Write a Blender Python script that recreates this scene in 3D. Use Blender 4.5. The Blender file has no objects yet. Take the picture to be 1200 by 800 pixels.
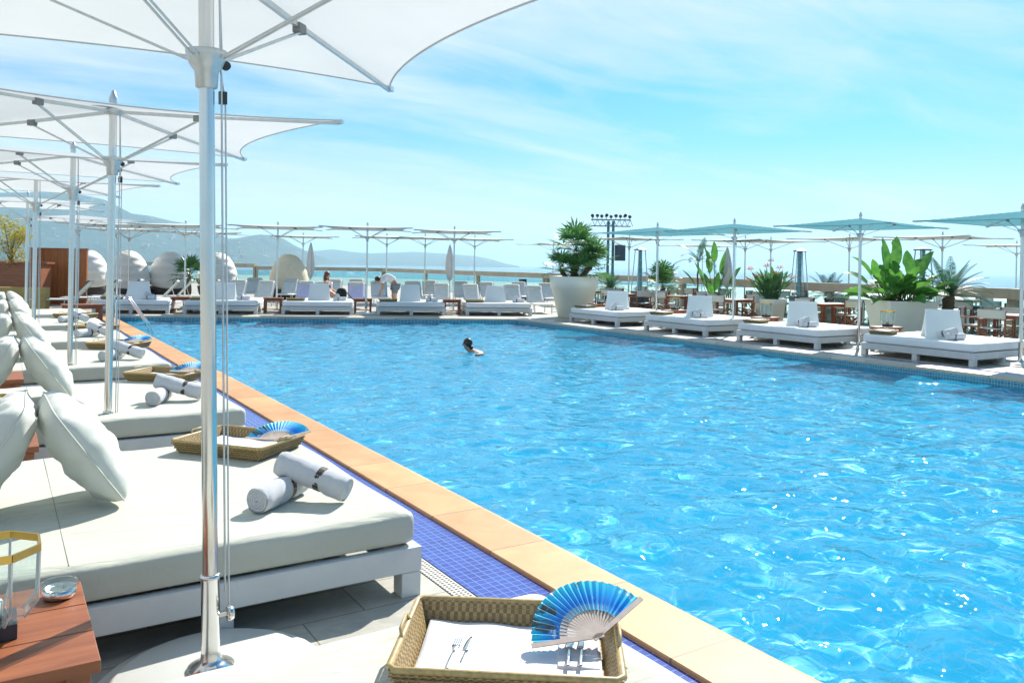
import bpy, bmesh, math, random
import numpy as np
from mathutils import Vector, Matrix, Euler
R = math.radians
random.seed(7)
scene = bpy.context.scene
COL = scene.collection

# ------------------------------------------------------------------ camera
FPX, CAMH, YAW, ROLL = 950.0, 1.7, math.atan(605 / 950.0), R(1.0)
cam_d = bpy.data.cameras.new('camera'); cam = bpy.data.objects.new('camera', cam_d); COL.objects.link(cam)
cam_d.sensor_fit = 'HORIZONTAL'; cam_d.sensor_width = 36.0; cam_d.lens = 36.0 * FPX / 1200.0
cam_d.shift_y = -89.5 / 1200.0; cam_d.clip_start = 0.05; cam_d.clip_end = 120000
_r = Vector((math.cos(YAW), -math.sin(YAW), 0)); _f = Vector((math.sin(YAW), math.cos(YAW), 0)); _u = Vector((0, 0, 1))
_rr = _r * math.cos(ROLL) + _u * math.sin(ROLL); _uu = -_r * math.sin(ROLL) + _u * math.cos(ROLL)
cam.matrix_world = Matrix(((_rr.x, _uu.x, -_f.x, 0), (_rr.y, _uu.y, -_f.y, 0), (_rr.z, _uu.z, -_f.z, CAMH), (0, 0, 0, 1)))
scene.camera = cam

def at(px, py, z=0.0):
    """survey helper: where the ground (or a plane at height z) was seen in the photograph"""
    u = px - 600; v = 310.5 - py
    r = u * math.cos(ROLL) - v * math.sin(ROLL); up = u * math.sin(ROLL) + v * math.cos(ROLL)
    d = _r * r + _f * FPX; t = (z - CAMH) / up
    return Vector((d.x * t, d.y * t, z))
def along(px, dist):
    """ground point at a given depth in the direction of column px near the horizon"""
    p = _r * ((px - 600) / FPX * dist) + _f * dist
    return Vector((p.x, p.y, 0))

# ------------------------------------------------------------------ materials
MATS = {}
class NT:
    def __init__(s, name):
        s.m = bpy.data.materials.new(name); s.m.use_nodes = True
        s.t = s.m.node_tree; s.t.nodes.clear(); MATS[name] = s.m
    def n(s, typ, **kw):
        nd = s.t.nodes.new('ShaderNode' + typ)
        for k, v in kw.items():
            if k.startswith('i_'):
                nd.inputs[k[2:].replace('_', ' ')].default_value = v
            else: setattr(nd, k, v)
        return nd
    def l(s, a, b): s.t.links.new(a, b)
    def out(s, sh, vol=None):
        o = s.n('OutputMaterial'); s.l(sh, o.inputs['Surface'])
    def coords(s, scale=(1, 1, 1), kind='Object'):
        tc = s.n('TexCoord'); mp = s.n('Mapping'); mp.inputs['Scale'].default_value = scale
        s.l(tc.outputs[kind], mp.inputs['Vector']); return mp.outputs['Vector']
    def ramp(s, fac, stops):
        r = s.n('ValToRGB'); e = r.color_ramp.elements
        while len(e) < len(stops): e.new(0.5)
        for i, (p, c) in enumerate(stops):
            e[i].position = p; e[i].color = (c[0], c[1], c[2], 1)
        s.l(fac, r.inputs['Fac']); return r.outputs['Color']
    def noise(s, vec, scale, detail=3, rough=0.55, dist=0):
        n = s.n('TexNoise'); n.inputs['Scale'].default_value = scale; n.inputs['Detail'].default_value = detail
        n.inputs['Roughness'].default_value = rough; n.inputs['Distortion'].default_value = dist
        if vec is not None: s.l(vec, n.inputs['Vector'])
        return n.outputs['Fac']
    def bump(s, h, strength=0.3, dist=0.01):
        b = s.n('Bump'); b.inputs['Strength'].default_value = strength; b.inputs['Distance'].default_value = dist
        s.l(h, b.inputs['Height']); return b.outputs['Normal']
    def bsdf(s, col=None, rough=0.5, metal=0.0, normal=None, **kw):
        b = s.n('BsdfPrincipled'); b.inputs['Roughness'].default_value = rough; b.inputs['Metallic'].default_value = metal
        if col is not None:
            if isinstance(col, tuple): b.inputs['Base Color'].default_value = (*col, 1)
            else: s.l(col, b.inputs['Base Color'])
        if normal is not None: s.l(normal, b.inputs['Normal'])
        for k, v in kw.items(): b.inputs[k.replace('_', ' ')].default_value = v
        return b

def simple(name, c, rough=0.5, metal=0.0, var=0.12, scale=6.0, bump=0.0, bscale=60.0, **kw):
    t = NT(name); v = t.coords()
    f = t.noise(v, scale, 4)
    lo = tuple(x * (1 - var) for x in c); hi = tuple(min(1, x * (1 + var)) for x in c)
    col = t.ramp(f, [(0.3, lo), (0.7, hi)])
    nrm = t.bump(t.noise(v, bscale, 3), bump, 0.01) if bump else None
    t.out(t.bsdf(col, rough, metal, nrm, **kw).outputs[0]); return t.m

def wood(name, c1, c2, axis=0, rough=0.45):
    t = NT(name); s = [7, 7, 7]; s[axis] = 0.7
    v = t.coords(tuple(s))
    f = t.noise(v, 3.0, 6, 0.65, 0.6)
    col = t.ramp(f, [(0.25, c1), (0.5, tuple((a + b) / 2 for a, b in zip(c1, c2))), (0.75, c2)])
    v2 = t.coords(tuple(x * 9 for x in s)); g = t.noise(v2, 3, 3)
    t.out(t.bsdf(col, rough, 0, t.bump(g, 0.25, 0.004)).outputs[0]); return t.m

M_white = simple('white_paint', (0.58, 0.60, 0.59), 0.42, var=0.05, bump=0.05)
M_white2 = simple('white_powdercoat', (0.58, 0.59, 0.55), 0.35, var=0.04)
M_fabric = simple('canvas_white', (0.56, 0.575, 0.52), 0.85, var=0.05, scale=2.0, bump=0.18, bscale=260, Sheen_Weight=0.15)
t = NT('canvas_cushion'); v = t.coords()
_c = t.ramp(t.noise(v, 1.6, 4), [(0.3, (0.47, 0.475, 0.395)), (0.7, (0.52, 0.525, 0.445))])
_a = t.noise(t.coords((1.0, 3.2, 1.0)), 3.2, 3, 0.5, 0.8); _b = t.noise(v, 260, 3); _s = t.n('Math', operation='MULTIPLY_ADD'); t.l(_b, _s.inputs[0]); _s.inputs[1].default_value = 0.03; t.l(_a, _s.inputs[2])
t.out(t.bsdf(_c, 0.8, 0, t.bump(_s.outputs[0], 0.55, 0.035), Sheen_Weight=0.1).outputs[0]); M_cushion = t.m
M_lifted = simple('shade_lifted_canvas', (0.82, 0.84, 0.83), 0.85, var=0.03, scale=2.0, bump=0.15, bscale=200)  # lighter canvas copy: lifted shade of the right and far beds put into colour
M_terry = simple('white_terry', (0.70, 0.71, 0.73), 0.95, var=0.05, scale=30, bump=0.9, bscale=330, Sheen_Weight=0.3)
M_wood = wood('teak_red', (0.17, 0.045, 0.018), (0.36, 0.12, 0.045), 0)
M_woodv = wood('teak_vertical', (0.15, 0.045, 0.02), (0.30, 0.11, 0.045), 2)
M_chrome = simple('polished_steel', (0.70, 0.69, 0.66), 0.2, 1.0, var=0.04)
M_steel = simple('brushed_steel', (0.58, 0.61, 0.61), 0.35, 0.45, var=0.08, scale=20)
M_dark = simple('dark_plastic', (0.03, 0.035, 0.04), 0.45, var=0.3)
M_bracket = simple('grey_bracket', (0.20, 0.21, 0.21), 0.45, var=0.15)
M_tower = simple('hazed_tower_steel', (0.10, 0.22, 0.27), 0.5, var=0.1)  # teal haze of the distance put into the steel colour
M_slate = simple('slate_blue_planter', (0.05, 0.085, 0.12), 0.4, var=0.15)
M_pot = simple('cream_planter', (0.74, 0.76, 0.67), 0.45, var=0.04, scale=2)
M_sling = simple('grey_white_sling', (0.66, 0.68, 0.65), 0.8, var=0.06, bump=0.2, bscale=300)
M_lilac = simple('lilac_towel', (0.55, 0.56, 0.74), 0.95, var=0.05, bump=0.4, bscale=200)
M_black = simple('black_cloth', (0.015, 0.017, 0.02), 0.9, var=0.2)
M_brass = simple('brass_rim', (0.58, 0.38, 0.10), 0.3, 1.0, var=0.1)
M_soil = simple('potting_soil', (0.06, 0.045, 0.03), 0.95, var=0.4, scale=40)

t = NT('umbrella_cloth'); v = t.coords()                     # backlit translucent acrylic cloth
c = t.ramp(t.noise(v, 1.4, 3), [(0.3, (0.64, 0.66, 0.66)), (0.7, (0.69, 0.71, 0.70))])
d = t.n('BsdfDiffuse'); tr = t.n('BsdfTranslucent'); mx = t.n('MixShader'); mx.inputs[0].default_value = 0.45
nb = t.bump(t.noise(v, 5, 3), 0.25, 0.02)
t.l(c, d.inputs[0]); t.l(c, tr.inputs[0]); t.l(nb, d.inputs['Normal']); t.l(d.outputs[0], mx.inputs[1]); t.l(tr.outputs[0], mx.inputs[2])
t.out(mx.outputs[0]); M_canopy = t.m
t = NT('shade_tinted_cloth'); v = t.coords()  # parasol cloth with the teal cast of its shaded underside put into the colour
c = t.ramp(t.noise(v, 1.4, 3), [(0.3, (0.13, 0.34, 0.39)), (0.7, (0.16, 0.38, 0.43))])
d = t.n('BsdfDiffuse'); tr = t.n('BsdfTranslucent'); mx = t.n('MixShader'); mx.inputs[0].default_value = 0.36
t.l(c, d.inputs[0]); t.l(c, tr.inputs[0]); t.l(d.outputs[0], mx.inputs[1]); t.l(tr.outputs[0], mx.inputs[2])
t.out(mx.outputs[0]); M_tcanopy = t.m
t = NT('clear_glass'); g = t.n('BsdfGlossy'); g.inputs['Roughness'].default_value = 0.02
tp = t.n('BsdfTransparent'); tp.inputs[0].default_value = (0.86, 0.92, 0.92, 1); 
def two_sided_fresnel(t):
    ge = t.n('NewGeometry'); dt = t.n('VectorMath', operation='DOT_PRODUCT'); t.l(ge.outputs['Normal'], dt.inputs[0]); t.l(ge.outputs['Incoming'], dt.inputs[1])
    a = t.n('Math', operation='ABSOLUTE'); t.l(dt.outputs['Value'], a.inputs[0]); b = t.n('Math', operation='SUBTRACT'); b.inputs[0].default_value = 1; t.l(a.outputs[0], b.inputs[1])
    p = t.n('Math', operation='POWER'); t.l(b.outputs[0], p.inputs[0]); p.inputs[1].default_value = 5; m = t.n('Math', operation='MULTIPLY_ADD'); t.l(p.outputs[0], m.inputs[0]); m.inputs[1].default_value = .9; m.inputs[2].default_value = .08
    return m
fr = two_sided_fresnel(t)
mx = t.n('MixShader'); t.l(fr.outputs[0], mx.inputs[0]); t.l(tp.outputs[0], mx.inputs[1]); t.l(g.outputs[0], mx.inputs[2]); t.out(mx.outputs[0]); M_glass = t.m

# ------------------------------------------------------------------ mesh helpers
class MB:
    def __init__(s): s.v = []; s.f = []; s.sm = []; s.s = False
    def add(s, vs, fs, M=None, smooth=None):
        o = len(s.v); sm = s.s if smooth is None else smooth
        for p in vs:
            p = Vector(p); s.v.append(M @ p if M is not None else p)
        for f in fs: s.f.append(tuple(i + o for i in f)); s.sm.append(sm)
        return s
    def box(s, c, d, rz=0, M=None):
        x, y, z = d[0] / 2, d[1] / 2, d[2] / 2
        vs = [(-x, -y, -z), (x, -y, -z), (x, y, -z), (-x, y, -z), (-x, -y, z), (x, -y, z), (x, y, z), (-x, y, z)]
        m = Matrix.Translation(c) @ Matrix.Rotation(rz, 4, 'Z')
        if M is not None: m = M @ m
        return s.add(vs, [(0, 3, 2, 1), (4, 5, 6, 7), (0, 1, 5, 4), (1, 2, 6, 5), (2, 3, 7, 6), (3, 0, 4, 7)], m, False)
    def beam(s, p, q, w, h, up=(0, 0, 1)):
        p, q = Vector(p), Vector(q); d = (q - p); L = d.length; x = d / L; u = Vector(up)
        if abs(x.dot(u)) > 0.99: u = Vector((0, 1, 0))
        y = u.cross(x).normalized(); z = x.cross(y)
        m = Matrix(((x.x, y.x, z.x, (p.x + q.x) / 2), (x.y, y.y, z.y, (p.y + q.y) / 2), (x.z, y.z, z.z, (p.z + q.z) / 2), (0, 0, 0, 1)))
        return s.box((0, 0, 0), (L, w, h), 0, m)
    def tube(s, pts, rad, n=10, caps=True, closed=False):
        pts = [Vector(p) for p in pts]; N = len(pts)
        rads = rad if isinstance(rad, (list, tuple)) else [rad] * N
        rings = []; ref = None
        for i in range(N):
            if closed: t = pts[(i + 1) % N] - pts[i - 1]
            else: t = pts[min(i + 1, N - 1)] - pts[max(i - 1, 0)]
            t.normalize()
            if ref is None: ref = Vector((0, 0, 1)) if abs(t.z) < 0.9 else Vector((1, 0, 0))
            a = (ref - t * ref.dot(t))
            if a.length < 1e-4: a = t.orthogonal()
            a.normalize(); b = t.cross(a); ref = a
            rings.append([pts[i] + (a * math.cos(k * 2 * math.pi / n) + b * math.sin(k * 2 * math.pi / n)) * rads[i] for k in range(n)])
        vs = [p for r in rings for p in r]; fs = []
        for i in range(N if closed else N - 1):
            j = (i + 1) % N
            for k in range(n):
                k2 = (k + 1) % n; fs.append((i * n + k, i * n + k2, j * n + k2, j * n + k))
        s.add(vs, fs, None, True)
        if caps and not closed:
            s.add(rings[0], [tuple(reversed(range(n)))], None, False); s.add(rings[-1], [tuple(range(n))], None, False)
        return s
    def lathe(s, prof, n=24, c=(0, 0, 0), M=None, smooth=True):
        vs = []; fs = []; c = Vector(c)
        for (r, z) in prof:
            for k in range(n):
                a = 2 * math.pi * k / n; vs.append(c + Vector((r * math.cos(a), r * math.sin(a), z)))
        for i in range(len(prof) - 1):
            for k in range(n):
                k2 = (k + 1) % n; fs.append((i * n + k, i * n + k2, (i + 1) * n + k2, (i + 1) * n + k))
        return s.add(vs, fs, M, smooth)
    def prism(s, poly, z0, z1, M=None):
        n = len(poly); vs = [(x, y, z0) for x, y in poly] + [(x, y, z1) for x, y in poly]
        fs = [tuple(reversed(range(n))), tuple(range(n, 2 * n))] + [(k, (k + 1) % n, n + (k + 1) % n, n + k) for k in range(n)]
        return s.add(vs, fs, M, False)
    def grid(s, fn, nu, nv, smooth=True, M=None, wrapu=False):
        vs = [fn(i / nu, j / nv) for j in range(nv + 1) for i in range(nu + (0 if wrapu else 1))]
        w = nu if wrapu else nu + 1; fs = []
        for j in range(nv):
            for i in range(nu):
                i2 = (i + 1) % w if wrapu else i + 1
                fs.append((j * w + i, j * w + i2, (j + 1) * w + i2, (j + 1) * w + i))
        return s.add(vs, fs, M, smooth)
    def build(s, name, mat, parent=None, bevel=0, subsurf=0, loc=None):
        me = bpy.data.meshes.new(name); me.from_pydata([tuple(p) for p in s.v], [], s.f)
        me.polygons.foreach_set('use_smooth', s.sm); me.update(); me.materials.append(mat)
        o = bpy.data.objects.new(name, me); COL.objects.link(o)
        if parent is not None: o.parent = parent
        if loc is not None: o.location = loc
        if bevel:
            b = o.modifiers.new('bevel', 'BEVEL'); b.width = bevel; b.segments = 2; b.limit_method = 'ANGLE'
        if subsurf:
            b = o.modifiers.new('sub', 'SUBSURF'); b.levels = subsurf; b.render_levels = subsurf
        return o

def tag(o, label, cat, group=None, kind=None):
    o['label'] = label; o['category'] = cat
    if group: o['group'] = group
    if kind: o['kind'] = kind
    return o
def thing(name, label, cat, loc=(0, 0, 0), rz=0, group=None):
    o = bpy.data.objects.new(name, None); COL.objects.link(o); o.empty_display_size = 0.2
    o.location = loc; o.rotation_euler = (0, 0, rz)
    return tag(o, label, cat, group)
def struct(o): o['kind'] = 'structure'; return o
KIDS = {}
def copy_tree(o, parent=None):
    c = o.copy(); COL.objects.link(c); c.parent = parent
    for ch in o.children: copy_tree(ch, c)
    return c
def dup(src, label, loc, rz=None, cat=None, group=None, scale=None):
    c = copy_tree(src); c.location = loc
    if rz is not None: c.rotation_euler = (c.rotation_euler[0], c.rotation_euler[1], rz)
    if scale is not None: c.scale = scale if isinstance(scale, tuple) else (scale,) * 3
    c['label'] = label
    if group: c['group'] = group
    return c
CLOUD_ROT = 15; CLOUD_LOC = (4.7, 2.2, 0); SKY_TINT = (0.04, 0.32, 0.50, 1); HAZE_COL = (2.65, 3.0, 3.15, 1); CLOUD_COL = (3.0, 3.35, 3.5, 1)
EXPO = 1.1
POOL1 = (0.06, 0.68, 0.95, 1); POOL2 = (0.10, 0.76, 0.97, 1); POOLM = (0.75, 0.97, 1.0, 1)
WN = 64; WL0 = 0.15; WL1 = 0.8; WA = 0.0049
WATER_TINT = (0.90, 1.0, 1.0, 1); MNEE = True; HAZE = True; HAZE_D = 0.0001
SCAT = (0.04, 0.60, 1.0, 1); SUNFILLF = 0.37  # azure diffuse layer added to stand in for sunlight missing in the pool
# ------------------------------------------------------------------ light and sky
SAZ, SEL = R(57), R(40)                      # sun azimuth from +Y towards +X, elevation
sun_d = bpy.data.lights.new('sun', 'SUN'); sun = bpy.data.objects.new('sun', sun_d); COL.objects.link(sun)
sun_d.energy = 4.0; sun_d.angle = R(0.53); sun_d.color = (1.0, 0.95, 0.87)
sdir = Vector((math.sin(SAZ) * math.cos(SEL), math.cos(SAZ) * math.cos(SEL), math.sin(SEL)))
sun.rotation_euler = sdir.to_track_quat('Z', 'Y').to_euler()
w = bpy.data.worlds.new('World'); scene.world = w; w.use_nodes = True; nt = w.node_tree; nt.nodes.clear()
def wn(typ, **kw):
    n = nt.nodes.new('ShaderNode' + typ)
    for k, v in kw.items(): setattr(n, k, v)
    return n
sky = wn('TexSky', sky_type='NISHITA', sun_disc=False); sky.sun_elevation = SEL; sky.sun_rotation = SAZ
sky.air_density = 1.0; sky.dust_density = 0.6; sky.ozone_density = 2.2; sky.altitude = 20
tc = wn('TexCoord'); sep = wn('SeparateXYZ'); nt.links.new(tc.outputs['Generated'], sep.inputs[0])
# thin high cloud: a flat layer seen in perspective (direction / height)
def mth(op, a, b=None, clamp=False):
    n = wn('Math', operation=op); n.use_clamp = clamp
    for i, q in enumerate((a, b)):
        if q is None: continue
        if isinstance(q, (int, float)): n.inputs[i].default_value = q
        else: nt.links.new(q, n.inputs[i])
    return n.outputs[0]
zz = mth('ADD', mth('MAXIMUM', sep.outputs['Z'], 0.0), 0.12)
cx = mth('DIVIDE', sep.outputs['X'], zz); cy_ = mth('DIVIDE', sep.outputs['Y'], zz)
comb = wn('CombineXYZ'); nt.links.new(cx, comb.inputs[0]); nt.links.new(cy_, comb.inputs[1])
mp = wn('Mapping'); nt.links.new(comb.outputs[0], mp.inputs[0])
mp.inputs['Rotation'].default_value = (0, 0, R(CLOUD_ROT)); mp.inputs['Scale'].default_value = (0.42, 1.0, 1); mp.inputs['Location'].default_value = CLOUD_LOC
n1 = wn('TexNoise'); n1.inputs['Scale'].default_value = 0.62; n1.inputs['Detail'].default_value = 7; n1.inputs['Roughness'].default_value = 0.55; n1.inputs['Distortion'].default_value = 0.5
nt.links.new(mp.outputs[0], n1.inputs['Vector'])
n2 = wn('TexNoise'); n2.inputs['Scale'].default_value = 2.6; n2.inputs['Detail'].default_value = 8; n2.inputs['Roughness'].default_value = 0.62; n2.inputs['Distortion'].default_value = 0.8
nt.links.new(mp.outputs[0], n2.inputs['Vector'])
lf_ = wn('VectorMath', operation='DOT_PRODUCT'); nt.links.new(tc.outputs['Generated'], lf_.inputs[0]); lf_.inputs[1].default_value = (-_r.x, -_r.y, -0.10)
cl = mth('ADD', mth('MULTIPLY', lf_.outputs['Value'], 0.21), mth('ADD', mth('MULTIPLY', n1.outputs['Fac'], 0.75), mth('MULTIPLY', n2.outputs['Fac'], 0.25)))
cr = wn('ValToRGB'); e = cr.color_ramp.elements; e[0].position = 0.40; e[0].color = (0.0, 0.0, 0.0, 1); e[1].position = 0.56; e[1].color = (1, 1, 1, 1)
nt.links.new(cl, cr.inputs['Fac'])
# the sky behind: sea-air blue, paler towards the horizon
tint = wn('MixRGB', blend_type='MULTIPLY'); tint.inputs[0].default_value = 1; tint.inputs[2].default_value = SKY_TINT
nt.links.new(sky.outputs[0], tint.inputs[1])
hz = wn('ValToRGB'); e = hz.color_ramp.elements; e[0].position = 0.0; e[0].color = (0.97, 0.97, 0.97, 1); e[1].position = 0.30; e[1].color = (0, 0, 0, 1)
m3 = e.new(0.08); m3.color = (0.75, 0.75, 0.75, 1); m4 = e.new(0.15); m4.color = (0.25, 0.25, 0.25, 1)
nt.links.new(sep.outputs['Z'], hz.inputs['Fac'])
mh = wn('MixRGB'); nt.links.new(hz.outputs[0], mh.inputs[0]); nt.links.new(tint.outputs[0], mh.inputs[1]); mh.inputs[2].default_value = HAZE_COL
mc = wn('MixRGB'); nt.links.new(mth('MULTIPLY', cr.outputs[0], 0.82), mc.inputs[0]); nt.links.new(mh.outputs[0], mc.inputs[1]); mc.inputs[2].default_value = CLOUD_COL
bg = wn('Background'); bg.inputs['Strength'].default_value = 0.13; nt.links.new(mc.outputs[0], bg.inputs['Color'])
wo = wn('OutputWorld'); nt.links.new(bg.outputs[0], wo.inputs['Surface'])

scene.view_settings.view_transform = 'Standard'; scene.view_settings.look = 'None'
scene.view_settings.exposure = EXPO; scene.view_settings.gamma = 1; scene.view_settings.use_curve_mapping = False
cy = scene.cycles
cy.use_denoising = True
try: cy.denoiser = 'OPENIMAGEDENOISE'
except Exception: pass
cy.max_bounces = 10; cy.transparent_max_bounces = 16; cy.caustics_refractive = True; cy.caustics_reflective = False
cy.sample_clamp_indirect = 6; cy.blur_glossy = 0.3; cy.volume_bounces = 1; cy.use_adaptive_sampling = True; cy.adaptive_threshold = 0.02

# ------------------------------------------------------------------ pool and deck
PX0, PX1 = 2.88, 13.85
far_e = Vector((0.9026, -0.4304, 0)); far_n = Vector((0.4304, 0.9026, 0))      # direction of the far edge, outward normal
P_fl = Vector((2.88, 26.35, 0)); P_fr = P_fl + far_e * ((PX1 - PX0) / far_e.x)
P_nl = Vector((2.88, -2.6, 0)); P_nr = Vector((PX1, -7.8, 0))
def rounded(poly, r, n=8):
    out = []
    N = len(poly)
    for i in range(N):
        p, a, b = Vector(poly[i]).to_2d(), Vector(poly[i - 1]).to_2d(), Vector(poly[(i + 1) % N]).to_2d()
        u = (a - p).normalized(); v = (b - p).normalized(); ang = math.acos(max(-1, min(1, u.dot(v))))
        t = r / math.tan(ang / 2)
        s0, s1 = p + u * t, p + v * t
        for k in range(n + 1):
            q = k / n; m1 = s0.lerp(p, q); m2 = p.lerp(s1, q); out.append(tuple(m1.lerp(m2, q)))
    return out
base_poly = [P_nl, P_nr, P_fr, P_fl]
def offset_poly(d):
    N = len(base_poly); res = []
    for i in range(N):
        p = base_poly[i]; a = base_poly[i - 1]; b = base_poly[(i + 1) % N]
        e1 = (p - a).normalized(); e2 = (b - p).normalized()
        n1 = Vector((e1.y, -e1.x, 0)); n2 = Vector((e2.y, -e2.x, 0))
        m = (n1 + n2); m /= (1 + n1.dot(n2)); res.append(p + m * d)
    return res
water_poly = rounded(base_poly, 0.35)
WZ = -0.13; PD = -1.25

def ring(inner, outer, z):
    n = len(inner)
    return [(x, y, z) for x, y in inner] + [(x, y, z) for x, y in outer], [(k, (k + 1) % n, n + (k + 1) % n, n + k) for k in range(n)]

# deck: one sheet with the pool cut out, up to the parapet and beyond
t = NT('deck_stone'); v = t.coords()
br = t.n('TexBrick'); br.offset = 0.5; br.inputs['Scale'].default_value = 1.0; br.inputs['Mortar Size'].default_value = 0.004
br.inputs['Brick Width'].default_value = 0.62; br.inputs['Row Height'].default_value = 0.31; br.inputs['Mortar Smooth'].default_value = 0.1
br.inputs['Color1'].default_value = (0.36, 0.35, 0.31, 1); br.inputs['Color2'].default_value = (0.44, 0.425, 0.37, 1); br.inputs['Mortar'].default_value = (0.20, 0.17, 0.13, 1)
t.l(v, br.inputs['Vector'])
mm = t.n('MixRGB', blend_type='MULTIPLY'); mm.inputs[0].default_value = 0.9
vv = t.coords((1, 2.2, 1)); t.l(br.outputs['Color'], mm.inputs[1]); t.l(t.ramp(t.noise(vv, 5, 9, 0.75, 1.2), [(0.3, (0.72, 0.72, 0.72)), (0.62, (1.08, 1.07, 1.04))]), mm.inputs[2])
t.out(t.bsdf(mm.outputs[0], 0.6, 0, t.bump(t.noise(v, 30, 5, .7), 0.3, 0.004)).outputs[0]); M_deck = t.m
gut_out = rounded(offset_poly(0.88), 0.35 + 0.88)
N_ = len(gut_out)
far_pts = []
cxy = Vector((8, 12))
for (x, y) in gut_out:
    d = (Vector((x, y)) - cxy).normalized(); 
    far_pts.append((x, y))
big = [(-45, -25), (60, -25), (75, 30), (50, 60), (2, 130), (-45, 130)]
bm = bmesh.new()
o_v = [bm.verts.new((x, y, 0)) for x, y in big]; i_v = [bm.verts.new((x, y, 0)) for x, y in gut_out]
ed = [bm.edges.new((o_v[i], o_v[(i + 1) % len(o_v)])) for i in range(len(o_v))] + [bm.edges.new((i_v[i], i_v[(i + 1) % N_])) for i in range(N_)]
bmesh.ops.triangle_fill(bm, use_beauty=True, use_dissolve=False, edges=ed)
for f in bm.faces:
    if f.normal.z < 0: f.normal_flip()
me = bpy.data.meshes.new('deck'); bm.to_mesh(me); bm.free(); me.materials.append(M_deck)
deck = bpy.data.objects.new('deck', me); COL.objects.link(deck); struct(deck)

# perforated drain strip, mosaic band and coping
t = NT('drain_lattice'); v = t.coords((1, 1, 1))
ck = t.n('TexVoronoi', feature='F1', distance='CHEBYCHEV'); ck.inputs['Scale'].default_value = 38; ck.inputs['Randomness'].default_value = 0.0
t.l(v, ck.inputs['Vector'])
col = t.ramp(ck.outputs['Distance'], [(0.27, (0.025, 0.022, 0.02)), (0.31, (0.55, 0.52, 0.45))])
t.out(t.bsdf(col, 0.5).outputs[0]); M_drain = t.m
t = NT('blue_mosaic'); v = t.coords()
br = t.n('TexBrick'); br.offset = 0.0; br.inputs['Scale'].default_value = 1; br.inputs['Brick Width'].default_value = 0.052; br.inputs['Row Height'].default_value = 0.052
br.inputs['Mortar Size'].default_value = 0.0022; br.inputs['Color1'].default_value = (0.03, 0.06, 0.30, 1); br.inputs['Color2'].default_value = (0.04, 0.09, 0.38, 1); br.inputs['Mortar'].default_value = (0.20, 0.24, 0.50, 1)
t.l(v, br.inputs['Vector']); t.out(t.bsdf(br.outputs['Color'], 0.22, 0, t.bump(br.outputs['Fac'], -0.3, 0.002)).outputs[0]); M_mosaic = t.m
def stone(name, c1, c2, w, swap=True, mort=(0.26, 0.15, 0.08)):
    t = NT(name); tcn = t.n('TexCoord'); sp = t.n('SeparateXYZ'); t.l(tcn.outputs['Object'], sp.inputs[0])
    f = t.n('Math', operation='MODULO'); a = t.n('Math', operation='ADD'); a.inputs[1].default_value = 100.0 * w + .46; t.l(sp.outputs['Y' if swap else 'X'], a.inputs[0]); t.l(a.outputs[0], f.inputs[0]); f.inputs[1].default_value = w
    lt = t.n('Math', operation='LESS_THAN'); t.l(f.outputs[0], lt.inputs[0]); lt.inputs[1].default_value = 0.013
    v = t.coords(); col = t.ramp(t.noise(v, 2.2, 6, .6, .3), [(0.28, c1), (0.72, c2)])
    fl = t.n('Math', operation='FLOOR'); dv = t.n('Math', operation='DIVIDE'); t.l(a.outputs[0], dv.inputs[0]); dv.inputs[1].default_value = w; t.l(dv.outputs[0], fl.inputs[0])
    wn_ = t.n('TexWhiteNoise', noise_dimensions='1D'); t.l(fl.outputs[0], wn_.inputs['W'])
    tone = t.ramp(wn_.outputs['Value'], [(0, (0.86, 0.84, 0.82)), (1, (1.08, 1.06, 1.05))])
    mu = t.n('MixRGB', blend_type='MULTIPLY'); mu.inputs[0].default_value = 1; t.l(col, mu.inputs[1]); t.l(tone, mu.inputs[2])
    mx = t.n('MixRGB'); t.l(lt.outputs[0], mx.inputs[0]); t.l(mu.outputs[0], mx.inputs[1]); mx.inputs[2].default_value = (*mort, 1)
    t.out(t.bsdf(mx.outputs[0], 0.55, 0, t.bump(t.noise(v, 60, 4, .7), 0.35, 0.003)).outputs[0]); return t.m
M_coping = stone('sandstone_coping', (0.50, 0.235, 0.085), (0.64, 0.36, 0.16), 0.75)
M_coping2 = stone('pale_coping', (0.50, 0.44, 0.34), (0.60, 0.55, 0.45), 0.75, mort=(0.3, 0.26, 0.2))
g1 = rounded(offset_poly(0.86), 0.35 + 0.86); g2 = rounded(offset_poly(0.78), 0.35 + 0.78); g3 = rounded(offset_poly(0.42), 0.35 + 0.42); g4 = rounded(offset_poly(0.0), 0.35)
mb = MB(); vs, fs = ring(g2, gut_out, 0.004); mb.add(vs, [tuple(reversed(f)) for f in fs]); struct(mb.build('drain_strip', M_drain))
mb = MB(); vs, fs = ring(g3, g2, 0.008); mb.add(vs, [tuple(reversed(f)) for f in fs]); struct(mb.build('mosaic_band', M_mosaic))
def coping(idx, name, mat, z=0.03):
    gi, go = g4, g3
    cp = MB(); prof = [(1.0, 0.0), (1.0, z - .006), (0.985, z), (0.10, z), (0.03, z - 0.008), (0.0, z - 0.035), (0.0, z - 0.06)]
    rows = [[Vector((gi[k][0] + (go[k][0] - gi[k][0]) * q, gi[k][1] + (go[k][1] - gi[k][1]) * q, h)) for k in idx] for q, h in prof]
    n = len(idx); fs = [(i * n + k, i * n + k + 1, (i + 1) * n + k + 1, (i + 1) * n + k) for i in range(len(rows) - 1) for k in range(n - 1)]
    cp.add([p for r in rows for p in r], fs, None, False)
    o = struct(cp.build(name, mat)); return o
allk = list(range(N_))
# corners: 0-8 near left, 9-17 near right, 18-26 far right, 27-35 far left
coping(list(range(31, 36)) + list(range(0, 5)), 'pool_coping', M_coping)
coping(list(range(4, 32)), 'pool_coping', M_coping2)

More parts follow.
